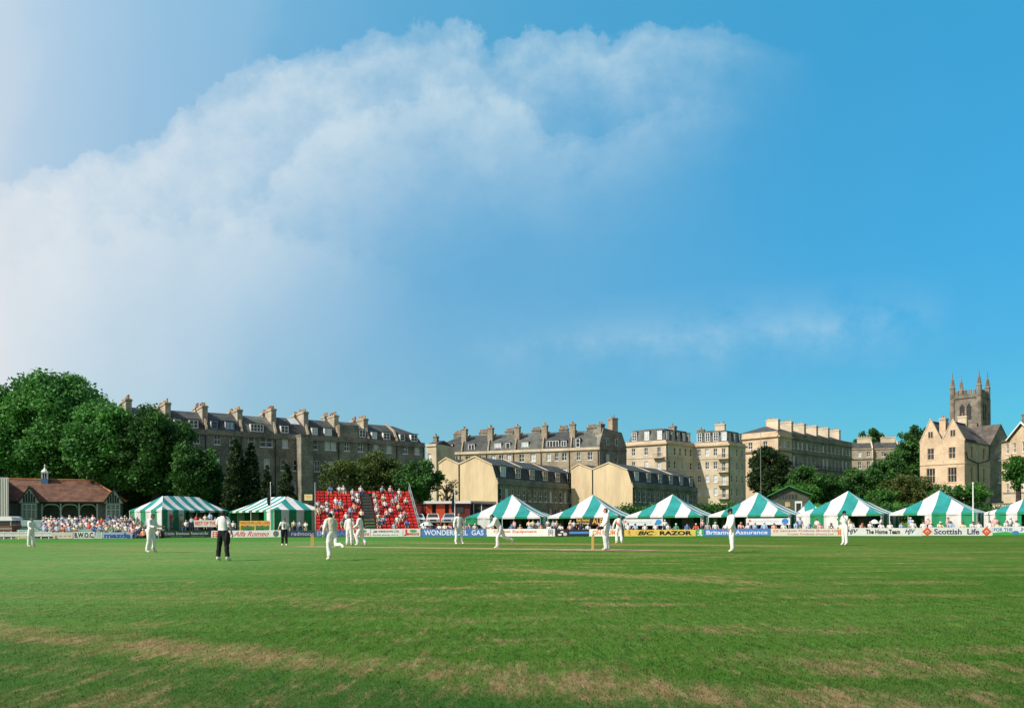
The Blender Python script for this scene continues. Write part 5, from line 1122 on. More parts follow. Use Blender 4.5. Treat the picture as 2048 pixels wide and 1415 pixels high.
lettering(o, 'B.W.O.C.', w * .05, w * .97, .12, h - .08, BLACK, .035)
o, w, h = board(190.5, 205, (.60, .66, .60), 'narrow pale green board with thin lines between the initials and blue lettering', yt=1063)
for q in range(3): emblem(o, [(w * .15, .18 + .2 * q), (w * .85, .18 + .2 * q), (w * .85, .24 + .2 * q), (w * .15, .24 + .2 * q)], (.07, .12, .09))
o, w, h = board(205.5, 265, (.33, .45, .62), 'pale blue board with chunky deep blue lettering', yt=1063.5)
lettering(o, 'mazda', w * .05, w * .95, .07, h - .08, (.035, .085, .30), .045)
o, w, h = board(311, 422, (.018, .028, .028), 'long black board with one line of pale green lettering', yt=1060.5)
lettering(o, 'Critchin  Brewhouse  Restaurant Bar', w * .17, w * .96, h * .42, h * .82, (.36, .50, .42), .01); lettering(o, 'open all day', w * .28, w * .48, h * .12, h * .26, (.25, .33, .30)); lettering(o, 'fully licensed', w * .65, w * .88, h * .12, h * .26, (.25, .33, .30))
o, w, h = board(422.5, 443, WHITE, 'small white board with a red lattice square behind the umpire', yt=1060.5)
for q in range(3):
    for r in range(3): emblem(o, disc(w * (.22 + .28 * q), h * (.22 + .28 * r), w * .12, h * .12, 8), (.60, .09, .06))
o, w, h = board(443.5, 562, (.70, .70, .68), 'white board with flowing red script lettering', yt=1060)
lettering(o, 'Alfa Romeo', w * .20, w * .80, .13, h - .08, RED, .01, .45); emblem(o, disc(w * .92, h * .5, .30, .30), (.05, .16, .14)); emblem(o, [(w * .92 - .29, h * .42), (w * .92, h * .42), (w * .92, h * .60), (w * .92 - .29, h * .60)], RED, -.027); lettering(o, '2000', w * .05, w * .16, .2, h - .2, RED, .03, .3)
o, w, h = board(563, 630, (.028, .04, .075), 'dark navy board with pale spaced lettering behind the distant umpire', yt=1060)
lettering(o, 'radmoor', w * .30, w * .98, .2, h - .14, (.42, .46, .58), .0)
o, w, h = board(630.5, 700, (.04, .085, .20), 'mid blue board with pale blue lettering behind the running bowler', yt=1059.5)
lettering(o, 'EN', w * .05, w * .27, .14, h - .1, (.22, .36, .55), .02); lettering(o, 'GAS', w * .55, w * .95, .14, h - .1, (.10, .19, .38), .02)
def leafed(o, w, h, x0, x1, word, big=None):
    emblem(o, disc(lerp(x0, x1, .62), h * .72, (x1 - x0) * .24, h * .17, 12), (.06, .36, .06)); lettering(o, word, x0 + (0 if not big else (x1 - x0) * .2), x1, h * .18, h * .50, RED, .03)
    if big: lettering(o, big, x0, x0 + (x1 - x0) * .22, h * .12, h * .92, RED, .05)
o, w, h = board(700.5, 741, WHITE, 'white board with a green leaf over red lettering, left of the dark lettered one', yt=1057)
leafed(o, w, h, w * .12, w * .95, 'ewsons', 'J')
o, w, h = board(741.5, 806, WHITE, 'white board with two lines of small black lettering under the red seating', yt=1057)
lettering(o, 'J&E WINDOWS LTD', w * .08, w * .88, h * .50, h * .80, BLACK, .03); lettering(o, 'double glazing centre', w * .06, w * .86, h * .14, h * .34, (.08, .08, .08), .01)
o, w, h = board(806.5, 841, WHITE, 'white board with a big red initial and green leaf beside the blue board', yt=1056.5)
leafed(o, w, h, w * .04, w * .93, 'ewsons', 'J')
o, w, h = board(843, 973, BLUE, 'long blue board with wide white capitals', yt=1056.5)
lettering(o, 'WONDERFUEL  GAS', w * .045, w * .96, h * .20, h * .84, (.72, .74, .76), .012)
o, w, h = board(974, 1110, WHITE, 'white board with orange red lettering behind the crouching runner', yt=1057)
lettering(o, 'Cricket Equipment', w * .10, w * .74, h * .40, h * .86, (.72, .14, .03), .025); lettering(o, 'EEE', w * .905, w * .98, h * .58, h * .92, (.18, .17, .25), .03); lettering(o, 'EEE', w * .905, w * .98, h * .30, h * .56, (.18, .17, .25), .03)
for q in (.915, .965): emblem(o, disc(w * q, h * .17, .07, .07, 8), (.78, .27, .04))
o, w, h = board(1111, 1178, (.016, .014, .018), 'black board with white blots and a bright blue stripe', yt=1058)
emblem(o, disc(w * .20, h * .66, .17, .10, 10), (.66, .58, .58)); emblem(o, disc(w * .13, h * .28, .2, .1, 10), (.66, .58, .58)); emblem(o, disc(w * .29, h * .34, .2, .16, 10), (.62, .45, .48)); emblem(o, [(w * .42, h * .38), (w, h * .38), (w, h * .68), (w * .42, h * .68)], (.06, .22, .52))
o, w, h = board(1178.5, 1247, WHITE, 'white board with broken orange lettering behind the batsman and wicket', yt=1057)
lettering(o, 'ON STUMP', w * .10, w * .86, h * .22, h * .84, (.74, .25, .05), .04); emblem(o, [(w * .93, .03), (w, .03), (w, h), (w * .93, h)], (.05, .02, .02))
o, w, h = board(1248.5, 1392, (.72, .52, .12), 'bright yellow board with heavy black lettering', yt=1058.5)
def bic(o, w, h):
    x0, x1 = w * .16, w * .46; zc = h * .5; mb = MB(); n = 36
    cx, rx, rz = (x0 + x1) / 2, (x1 - x0) / 2, h * .44; A = disc(cx, zc, rx, rz, n); B = disc(cx, zc, rx - .08, rz - .05, n)
    for k in range(n): mb.poly([(A[k][0], -.021, A[k][1]), (A[(k + 1) % n][0], -.021, A[(k + 1) % n][1]), (B[(k + 1) % n][0], -.021, B[(k + 1) % n][1]), (B[k][0], -.021, B[k][1])])
    mb.build('emblem', paint((.72, .30, .03)), o); lettering(o, 'BIC', w * .19, w * .42, h * .22, h * .80, BLACK, .04, .3, -.025); lettering(o, 'RAZOR', w * .50, w * .95, h * .20, h * .82, BLACK, .05)
    emblem(o, disc(w * .07, h * .66, .10, .16, 10), (.62, .16, .04)); emblem(o, disc(w * .08, h * .3, .14, .07, 10), (.70, .34, .04))
bic(o, w, h)
o, w, h = board(1392.5, 1408.5, (.05, .34, .12), 'small green board with a white running figure shape', yt=1057)
for pts in (disc(w * .55, h * .76, .10, .10, 10), [(w * .35, h * .3), (w * .6, h * .3), (w * .72, h * .66), (w * .4, h * .62)], [(w * .12, h * .10), (w * .28, h * .10), (w * .55, h * .36), (w * .38, h * .4)], [(w * .55, h * .08), (w * .8, h * .08), (w * .66, h * .36), (w * .5, h * .34)], [(w * .15, h * .52), (w * .4, h * .58), (w * .4, h * .66), (w * .15, h * .6)]): emblem(o, pts, WHITE)
o, w, h = board(1409, 1541, (.065, .20, .52), 'blue board with rounded white lettering behind the capped fielder', yt=1056.5)
lettering(o, 'Britannia Assurance', w * .03, w * .96, h * .26, h * .78, (.72, .74, .78), .02)
o, w, h = board(1541.5, 1684, (.70, .64, .55), 'cream board with two lines of thin maroon lettering', yt=1056)
lettering(o, 'Lancaster Products (Bristol) Ltd', w * .14, w * .94, h * .54, h * .86, (.30, .05, .06), .005); lettering(o, 'Copier Products (Avon) Ltd', w * .24, w * .88, h * .12, h * .42, (.42, .05, .06), .005)
for q in (.035, .075): emblem(o, [(w * q, h * .55), (w * (q + .025), h * .55), (w * (q + .03), h * .85), (w * (q + .005), h * .85)], (.76, .28, .08))
for q in (.955, .98): emblem(o, [(w * (q - .01), h * .2), (w * (q + .01), h * .2), (w * (q + .01), h * .85), (w * (q - .01), h * .85)], (.70, .20, .05))
o, w, h = board(1684.5, 1844, WHITE, 'long white board with black lettering between two slanted monograms', yt=1054.5)
lettering(o, 'HJV', w * .06, w * .20, h * .20, h * .86, (.02, .025, .06), .03, .35); lettering(o, 'The Home Team', w * .30, w * .73, h * .26, h * .82, BLACK, .035); lettering(o, 'HJV', w * .79, w * .92, h * .20, h * .86, (.03, .08, .16), .03, .35)
o, w, h = board(1844.5, 1984.5, WHITE, 'white board with navy lettering between two red diamonds', yt=1053.5)
for cx in (.07, .92):
    X_ = w * cx; r_ = .40; emblem(o, [(X_, h * .5 - r_), (X_ + r_, h * .5), (X_, h * .5 + r_), (X_ - r_, h * .5)], (.72, .09, .03)); emblem(o, [(X_, h * .5 - .18), (X_ + .18, h * .5), (X_, h * .5 + .18), (X_ - .18, h * .5)], (.74, .45, .36), -.027); emblem(o, [(X_ - .04, h * .5 - .2), (X_ + .1, h * .5), (X_ - .04, h * .5 + .05)], (.72, .09, .03), -.03)
lettering(o, 'Scottish  Life', w * .17, w * .82, h * .18, h * .84, (.035, .035, .14), .025)
o, w, h = board(1985, 2075, WHITE, 'white and green board with blue capitals at the right border', yt=1052)
emblem(o, [(0, .03), (w, .03), (w, h * .36), (w * .55, h * .30), (w * .3, h * .44), (0, h * .32)], (.05, .36, .07)); lettering(o, 'FOR THE', w * .03, w * .45, h * .46, h * .84, (.05, .20, .50), .03); lettering(o, 'JOB', w * .62, w * .95, h * .46, h * .84, (.05, .20, .50), .03); emblem(o, disc(w * .52, h * .3, .28, .18, 12), (.06, .22, .48), -.027)
def banner(p0, p1, Y0, Y1, y0, y1, bg, label, mz=-.03):
    a = P2(p0, Y0, 1.5); b = P2(p1, Y1, 1.5); d = b - a; w = d.length; zt, zb = ZY(p0, y0, Y0), ZY(p0, y1, Y0)
    o = mk('banner', (a.x, a.y, zb), math.atan2(d.y, d.x), label, 'banner', 'cloth banners on tents'); mb = MB(); h = zt - zb; n = 10
    mb.rings([[(0, .01 * (k % 2), 0), (w, .01 * (k % 2), 0), (w, .02 + .01 * (k % 2), 0), (0, .02 + .01 * (k % 2), 0)] if False else [(0, 0, h * k / n), (w, 0, h * k / n), (w, .02, h * k / n), (0, .02, h * k / n)] for k in range(n + 1)]); mb.build('cloth', paint(bg), o); return o, w, h
def tpt(p, off=1.75):      # distance of the tent fronts along the boundary
    return pl(p, cor) - off
o, w, h = banner(1152, 1212, tpt(1152), tpt(1212), 1035.5, 1050, (.022, .012, .022), 'black banner with yellow and orange lettering under the second tent')
lettering(o, 'Bath Festival', w * .02, w * .45, h * .55, h * .92, (.74, .48, .08), .02, y=-.006); lettering(o, 'of Cricket', w * .02, w * .45, h * .18, h * .46, (.74, .55, .16), .02, y=-.006); lettering(o, 'ALES', w * .54, w * .98, h * .18, h * .92, (.74, .36, .04), .03, y=-.006)
o, w, h = banner(1247, 1326, tpt(1247), tpt(1326), 1037.5, 1050.5, (.70, .68, .69), 'white banner with a blue emblem under the tent above the yellow board')
lettering(o, 'Portishead', w * .10, w * .70, h * .35, h * .7, (.42, .52, .70), .0, y=-.006); emblem(o, disc(w * .89, h * .5, .33, .30, 12), (.05, .27, .62), -.008); emblem(o, disc(w * .05, h * .62, .14, .14, 8), (.62, .2, .14), -.008)
o, w, h = banner(1492, 1580, tpt(1492), tpt(1580), 1036, 1049, (.70, .68, .69), 'white banner with a blue emblem under the tent beside the green-roofed hut')
lettering(o, 'Newton Papers', w * .12, w * .76, h * .35, h * .7, (.42, .48, .62), .0, y=-.006); emblem(o, disc(w * .89, h * .5, .33, .30, 12), (.04, .20, .58), -.008); emblem(o, disc(w * .09, h * .62, .14, .14, 8), (.55, .2, .14), -.008)
o, w, h = banner(388, 438, 87, 87, 1039.5, 1053, (.68, .62, .58), 'white banner with bold red lettering before the left marquee')
lettering(o, 'BEST OF THE B', w * .05, w * 1.0, h * .25, h * .8, (.66, .10, .05), .03, y=-.006)
o, w, h = banner(479, 541, 87, 87, 1041, 1050, (.72, .50, .08), 'yellow banner with red lettering before the second marquee')
lettering(o, 'WHATEVER LIVES LONG', w * .02, w * .98, h * .2, h * .85, (.66, .08, .03), .03, y=-.006)
mbt = [(.0, .04), (.48, .52), (.96, 1)]
for q0, q1 in mbt: mb = MB(); mb.box(w * q0, w * q1, .0, .03, -.9, -.003); mb.build('strut', paint((.68, .48, .06)), o)
mb = MB(); mb.box(w * .04, w * .96, .005, .025, -.42, -.1); mb.build('cloth', paint((.05, .20, .05)), o)
o, w, h = banner(609, 625, 98, 98, 988, 1000, (.72, .62, .30), 'pale yellow sign with orange letters left of the red seating'); lettering(o, 'TV', w * .2, w * .85, h * .3, h * .75, (.7, .25, .03), .03, y=-.006)
# white rail fence at the far left
def rail_fence():
    a, b = P2(-30, 79.8, .4), P2(105, 80.2, .4); w = (b - a).length; o = mk('rail_fence', (a.x, a.y, 0), math.atan2((b - a).y, (b - a).x), 'low white rail fence at the far left of the boundary', 'fence')
    n = 9
    for k in range(n): mb = MB(); x = w * (k + .5) / n; mb.box(x - .04, x + .04, -.04, .04, 0, .80 if k != 4 else .95); mb.build('post', M['white'], o)
    for z in (.70, .38): mb = MB(); mb.box(0, w, -.075, -.043, z - .04, z + .04); mb.build('rail', M['white'], o)
    mb = MB(); mb.box(.2, w * .97, 1.2, 1.26, .25, .62); mb.build('windbreak', paint((.62, .60, .58)), o)
    a = P2(30, 83, .3); o = mk('groundsheet', (a.x, 83, 0), R(12), 'folded yellow groundsheet lying behind the white rail fence', 'cover'); mb = MB(); mb.hexa([(0, 0, 0), (1.6, 0, 0), (1.6, 1.5, 0), (0, 1.5, 0), (.05, 0, .3), (1.5, .1, .75), (1.2, 1.4, .9), (.1, 1.3, .4)]); mb.build('sheet', paint((.66, .52, .18)), o)
rail_fence()
def camper():
    Y = 84.0; x = XY(24, Y, 1) ; c = mk('camper_van', (x, Y, 0), R(0), 'brown camper van with a rounded cream roof at the left border', 'van'); zt = ZY(10, 1032, Y); L_ = 4.2
    mb = MB(); mb.rings([[(-dx - L_ * 0, y, z) for (dx, z) in ((0.05, .45), (0, .8), (.02, 1.35), (L_, 1.35), (L_, .45))] for y in (0, 1.75)]); mb.build('body', paint((.16, .07, .04)), c)
    mb = MB(); mb.rings([[(-.06, y, 1.353), (-.12, y, zt - .45), (-L_, y, zt - .45), (-L_, y, 1.353)] for y in (.05, 1.7)]); mb.build('window', M['glass'], c)
    mb = MB()
    for xx in (-.1, -1.3, -2.6): mb.box(xx - .07, xx, .02, .046, 1.353, zt - .452)
    mb.build('pillar', paint((.5, .45, .38)), c)
    mb = MB(); rr = []
    for y in (-.05, 1.8):
        rr.append([(.06, y, zt - .449), (.05, y, zt - .25), (-.1, y, zt - .06), (-.45, y, zt), (-L_, y, zt), (-L_, y, zt - .449)])
    mb.rings(rr); mb.build('roof', M['white'], c); mb = MB(); mb.box(-L_, -.0, -.03, -.003, 1.0, 1.12); mb.build('trim', M['metal'], c)
    for xx in (-.9, -3.2): mb = MB(); mb.rings([[(xx + r * math.cos(t), y, .33 + r * math.sin(t)) for t in np.linspace(0, 6.283, 17)[:-1]] for y, r in ((-.02, .28), (0, .33), (.18, .33), (.2, .3))]); mb.build('wheel', M['darkmetal'], c)
camper()

# ------------------------------------------------------------------ red tiered stand
M['seat_red'] = mat('red_seat', (.66, .035, .03), .45, .12, 3)
STAND_Y0, ROWS, STAND_RZ = 86.0, 13, R(14)
def stand():
    xl = XY(632, 86, 1); w = 11.2; S = mk('tiered_stand', (xl, STAND_Y0, 0), STAND_RZ, 'red tiered seating stand with a dark central stairway', 'grandstand')
    rise, go, z0 = .372, .82, .62; seatp = []
    ax0, ax1 = .48 * w, .48 * w + 1.1
    mb = MB()
    for r in range(ROWS): mb.box(0, w, go * r, go * (r + 1) - .003, max(0, z0 + rise * r - .55), z0 + rise * r - .42)
    mb.build('deck', M['maroon'], S)
    mb = MB()
    for r in range(ROWS * 2): mb.box(ax0 + .05, ax1 - .05, go * r / 2 - .02, go * r / 2 + .30, z0 + rise * r / 2 - .415, z0 + rise * r / 2 - .33, 0)
    for r in range(ROWS * 2): mb.box(ax0 + .02, ax1 - .02, go * r / 2 - .06, go * r / 2 - .025, z0 + rise * r / 2 - .34, z0 + rise * r / 2 - .30, 1)
    mb.build('stair', [M['darkmetal'], M['metal']], S)
    seat = MB(); seat.hexa([(-.21, 0, 0), (.21, 0, 0), (.21, .40, -.03), (-.21, .40, -.03), (-.21, 0, .05), (.21, 0, .05), (.21, .40, .02), (-.21, .40, .02)]); seat.hexa([(-.20, .36, .05), (.20, .36, .05), (.20, .41, .05), (-.20, .41, .05), (-.18, .43, .29), (.18, .43, .29), (.18, .47, .29), (-.18, .47, .29)])
    n = 20; pos = []
    for r in range(ROWS):
        for q in range(22):
            x = .26 + (w - .52) * q / 21
            if ax0 - .22 < x < ax1 + .22 and r < ROWS - 1: continue
            pos.append((r, q, x, go * r + .12, z0 + rise * r - .02))
    first = None
    order = sorted(range(len(pos)), key=lambda i: pos[i][3])
    rest = MB()
    for c, i in enumerate(order):
        r, q, x, y, z = pos[i]
        if c < 100:
            if first is None: o = seat.build('seat', M['seat_red'], S); first = o
            else: o = first.copy(); COL.objects.link(o); o.parent = S
            o.location = (x, y, z)
        else:
            n0 = len(rest.v); rest.v += [(vx + x, vy + y, vz + z) for vx, vy, vz in seat.v]; rest.f += [tuple(a + n0 for a in f) for f in seat.f]; rest.m += seat.m
    ro = rest.build('seat', M['seat_red'], S); ro['kind'] = 'stuff'
    # risers behind each row, dark maroon to set the rows apart
    mb = MB()
    for r in range(1, ROWS):
        for x0, x1 in ((0.02, ax0), (ax1, w - .02)): mb.box(x0, x1, go * r - .03, go * r - .006, z0 + rise * r - .8, z0 + rise * r - .42)
    mb.build('riser', M['maroon'], S)
    D = go * ROWS; zt = z0 + rise * ROWS
    for x in (-.05, w + .05):
        mb = MB(); mb.tube([(x, 0, .4), (x, D, zt + .25)], .055, 6); mb.tube([(x, 0, 0), (x, 0, 1.3)], .05, 6); mb.tube([(x, D, 0), (x, D, zt + .5)], .05, 6); mb.tube([(x, 0, 1.25), (x, D, zt + .9)], .05, 6)
        for q in range(1, 6): mb.tube([(x, D * q / 6, 0), (x, D * q / 6, lerp(1.25, zt + .9, q / 6))], .035, 6)
        mb.build('side_rail', M['metal'], S)
    mb = MB(); mb.tube([(0, D + .1, zt + .45), (w, D + .1, zt + .45)], .03, 6)
    for q in range(8): mb.tube([(w * q / 7, D + .1, 0), (w * q / 7, D + .1, zt + .45)], .03, 6)
    mb.build('back_rail', M['darkmetal'], S)
    return S, w, ax0, ax1, rise, go, z0, xl
STAND = stand()

# ------------------------------------------------------------------ people
SKINM = mat('skin', (.50, .28, .19), .6, .08, 6); SKIN2 = mat('sunburnt_skin', (.52, .24, .16), .6, .08, 6)
HAIRS = {'dark': mat('dark_hair', (.022, .015, .011), .7), 'brown': mat('brown_hair', (.085, .048, .026), .7), 'fair': mat('fair_hair', (.36, .25, .12), .7), 'grey': mat('grey_hair', (.42, .41, .39), .7)}
def skin_mesh(J, E, sub=1):
    """one continuous surface grown along the joints (name -> (co, radius))"""
    names = list(J); ix = {n: i for i, n in enumerate(names)}; me = bpy.data.meshes.new('person'); me.from_pydata([J[n][0] for n in names], [(ix[a], ix[b]) for a, b in E], []); me.update()
    o = bpy.data.objects.new('person', me); COL.objects.link(o); o.modifiers.new('skin', 'SKIN')
    if not me.skin_vertices: raise RuntimeError('no skin layer')
    for i, n in enumerate(names):
        r = J[n][1]; me.skin_vertices[0].data[i].radius = r if isinstance(r, tuple) else (r, r); me.skin_vertices[0].data[i].use_root = (i == 0)
    o.modifiers['skin'].use_smooth_shade = True; s = o.modifiers.new('sub', 'SUBSURF'); s.levels = sub; s.render_levels = sub
    dg = bpy.context.evaluated_depsgraph_get(); out = bpy.data.meshes.new_from_object(o.evaluated_get(dg)); bpy.data.objects.remove(o); bpy.data.meshes.remove(me); return out
def rotv(a):   # sagittal angle from straight down, forward positive -> (f, u)
    return math.sin(R(a)), -math.cos(R(a))
def pose(lean=0, tL=0, sL=0, tR=0, sR=0, aL=5, fL=10, aR=5, fR=10, spread=.02, aspread=.06, head=0, seated=False, footL=None, footR=None, fsL=0, fsR=0):
    """joints in body space: f forward (+x), s left (+y), u up (+z). angles in degrees"""
    J = {}; hz = .93; lf, lu = math.sin(R(lean)), math.cos(R(lean))
    T = lambda h, s=0, d=0: Vector((lf * h + lu * d, s, hz + lu * h - lf * d))
    J['pelvis'] = (T(.03), (.145, .115)); J['waist'] = (T(.17), (.135, .105)); J['chest'] = (T(.38), (.165, .12)); J['upper'] = (T(.50), (.12, .095)); J['neck'] = (T(.575, 0, .01), .055)
    hb = lean + head; hf, hu = math.sin(R(hb)), math.cos(R(hb)); nb = J['neck'][0]
    J['chin'] = (nb + Vector((hf * .06 + hu * .015, 0, hu * .06 - hf * .015)), .066); J['face'] = (nb + Vector((hf * .14 + hu * .015, 0, hu * .14)), (.082, .096)); J['crown'] = (nb + Vector((hf * .225, 0, hu * .225)), .066)
    for sd, t, s_, a, f_, ft, fs in (('L', tL, sL, aL, fL, footL, fsL), ('R', tR, sR, aR, fR, footR, fsR)):
        g = 1 if sd == 'L' else -1
        hip = T(-.02, g * .095); J['hip' + sd] = (hip, .098)
        x, z = rotv(t); kn = hip + Vector((x * .43, g * spread, z * .43)); J['knee' + sd] = (kn, .064)
        x, z = rotv(s_); an = kn + Vector((x * .42, g * spread * .6, z * .42)); J['ankle' + sd] = (an, .046)
        fa = (s_ * .9 if ft is None else ft); J['heel' + sd] = (an + Vector((-.035 * math.cos(R(fa)), 0, -.055 - .03 * math.sin(R(fa)))), .036)
        J['toe' + sd] = (an + Vector((.17 * math.cos(R(fa)), g * .02, -.055 + .17 * math.sin(R(fa)))), .034)
        sh = T(.50, g * .175); J['shoulder' + sd] = (sh, .062)
        x, z = rotv(a); el = sh + Vector((x * .28, g * (aspread + .02), z * .28)); J['elbow' + sd] = (el, .043)
        x, z = rotv(f_); wr = el + Vector((x * .25, g * (aspread * .2 + fs), z * .25)); J['wrist' + sd] = (wr, .028)
        d = (wr - el).normalized(); J['palm' + sd] = (wr + d * .055, (.034, .022))
    low = min(J[k][0].z - .035 for k in ('heelL', 'heelR', 'toeL', 'toeR'))
    for k in J: J[k] = (J[k][0] - Vector((0, 0, low)) if not seated else J[k][0], J[k][1])
    E = [('pelvis', 'waist'), ('waist', 'chest'), ('chest', 'upper'), ('upper', 'neck'), ('neck', 'chin'), ('chin', 'face'), ('face', 'crown')]
    for s in 'LR': E += [('pelvis', 'hip' + s), ('hip' + s, 'knee' + s), ('knee' + s, 'ankle' + s), ('ankle' + s, 'heel' + s), ('ankle' + s, 'toe' + s), ('upper', 'shoulder' + s), ('shoulder' + s, 'elbow' + s), ('elbow' + s, 'wrist' + s), ('wrist' + s, 'palm' + s)]
    return J, E
CLS = {'crown': 'head', 'face': 'head', 'chin': 'head', 'neck': 'neck'}
def classify(me, J, E):
    """nearest bone and position along it for every face"""
    c = np.array([p.center[:] for p in me.polygons]); best = np.full(len(c), 1e9); bid = np.zeros(len(c), int); bt = np.zeros(len(c))
    for i, (a, b) in enumerate(E):
        A, B = np.array(J[a][0]), np.array(J[b][0]); d = B - A; t = np.clip(((c - A) @ d) / (d @ d), 0, 1); ra = np.mean(J[a][1]); rb = np.mean(J[b][1])
        q = np.linalg.norm(c - (A + t[:, None] * d), axis=1) - (ra + (rb - ra) * t) * .8; m = q < best; best[m] = q[m]; bid[m] = i; bt[m] = t[m]
    out = []
    for i, t, p in zip(bid, bt, c):
        a, b = E[i]
        if b in ('chin', 'face', 'crown'): out.append('head')
        elif b == 'neck': out.append('neck' if t > .45 else 'torso')
        elif b[:-1] in ('hip', 'knee'): out.append('legs')
        elif b[:-1] == 'ankle': out.append('legs' if t < .88 else 'shoe')
        elif b[:-1] in ('heel', 'toe'): out.append('shoe')
        elif b[:-1] == 'shoulder': out.append('torso')
        elif b[:-1] == 'elbow': out.append('sleeve' if t < .62 else 'upperarm')
        elif b[:-1] == 'wrist': out.append('forearm')
        elif b[:-1] == 'palm': out.append('hand')
        elif a == 'pelvis': out.append('legs' if t < .55 else 'torso')
        else: out.append('torso')
    return out
def hair_faces(me, cl, J):
    nb, cr, fc = J['neck'][0], J['crown'][0], J['face'][0]; up = (cr - nb).normalized(); fw = Vector((up.z, 0, -up.x)); idx = []
    for i, p in enumerate(me.polygons):
        if cl[i] != 'head': continue
        d = Vector(p.center) - fc; u_, f_ = d.dot(up), d.dot(fw)
        if u_ > .045 or (f_ < .0 and u_ > -.09): idx.append(i)
    return idx
def shell(me, idx, off, name, m, parent, extra=None):
    vs = {}; V = []; Fc = []
    for i in idx:
        f = []
        for v in me.polygons[i].vertices:
            if v not in vs:
                vs[v] = len(V); co = Vector(me.vertices[v].co); n = Vector(me.vertices[v].normal); o = off(co) if callable(off) else off; V.append(tuple(co + n * o))
            f.append(vs[v])
        Fc.append(tuple(f))
    mb = MB(); mb.v, mb.f, mb.m = V, Fc, [0] * len(Fc); return mb.build(name, m, parent, smooth=True)
def hand(mb, wr, d, g, bend=.5, n=6):
    """palm with five fingers of different lengths, curled forward"""
    d = d.normalized(); side = Vector((0, 1, 0)); side = (side - d * side.dot(d)).normalized(); nrm = d.cross(side).normalized() * -1
    if nrm.x < 0 and abs(nrm.x) > .2: nrm = -nrm
    across = Vector((1, 0, 0)); across = (across - d * across.dot(d));
    across = across.normalized() if across.length > .2 else side; inw = Vector((0, -g, 0)); inw = (inw - d * inw.dot(d)).normalized()
    c0 = wr + d * .085
    for k, (off, L_) in enumerate(((-.030, .062), (-.010, .075), (.010, .082), (.030, .074))):
        b = c0 + across * off; d1 = (d + inw * bend * .6).normalized(); d2 = (d + inw * bend * 1.6).normalized(); p1 = b + d1 * L_ * .5; p2 = p1 + d2 * L_ * .5; mb.tube([b - d * .02, b, p1, p2], [.009, .0095, .0085, .006], n)
    b = wr + d * .045 + across * .032; mb.tube([b - across * .012, b + (across + d * .5).normalized() * .03, b + (across * .6 + d + inw * .5).normalized() * .06], [.012, .0105, .008], n)
def add_geo(me, mb):
    v = [tuple(p.co) for p in me.vertices] + mb.v; n = len(me.vertices); f = [tuple(p.vertices) for p in me.polygons] + [tuple(a + n for a in q) for q in mb.f]
    o = bpy.data.meshes.new('person'); o.from_pydata(v, [], f); o.polygons.foreach_set('use_smooth', [True] * len(f)); o.update(); return o
CLOTH = {}
def cloth(name, col, var=.06):
    if name not in CLOTH: CLOTH[name] = mat(name, col, .85, var, 5, .08, 30)
    return CLOTH[name]
WHITES = cloth('cricket_white', (.79, .77, .73)); CREAM = cloth('cream_wool', (.66, .60, .44)); BLACKT = cloth('black_trousers', (.012, .012, .014)); SHOEW = cloth('white_boot', (.70, .66, .55)); SHIRTW = cloth('white_shirt', (.76, .76, .76))
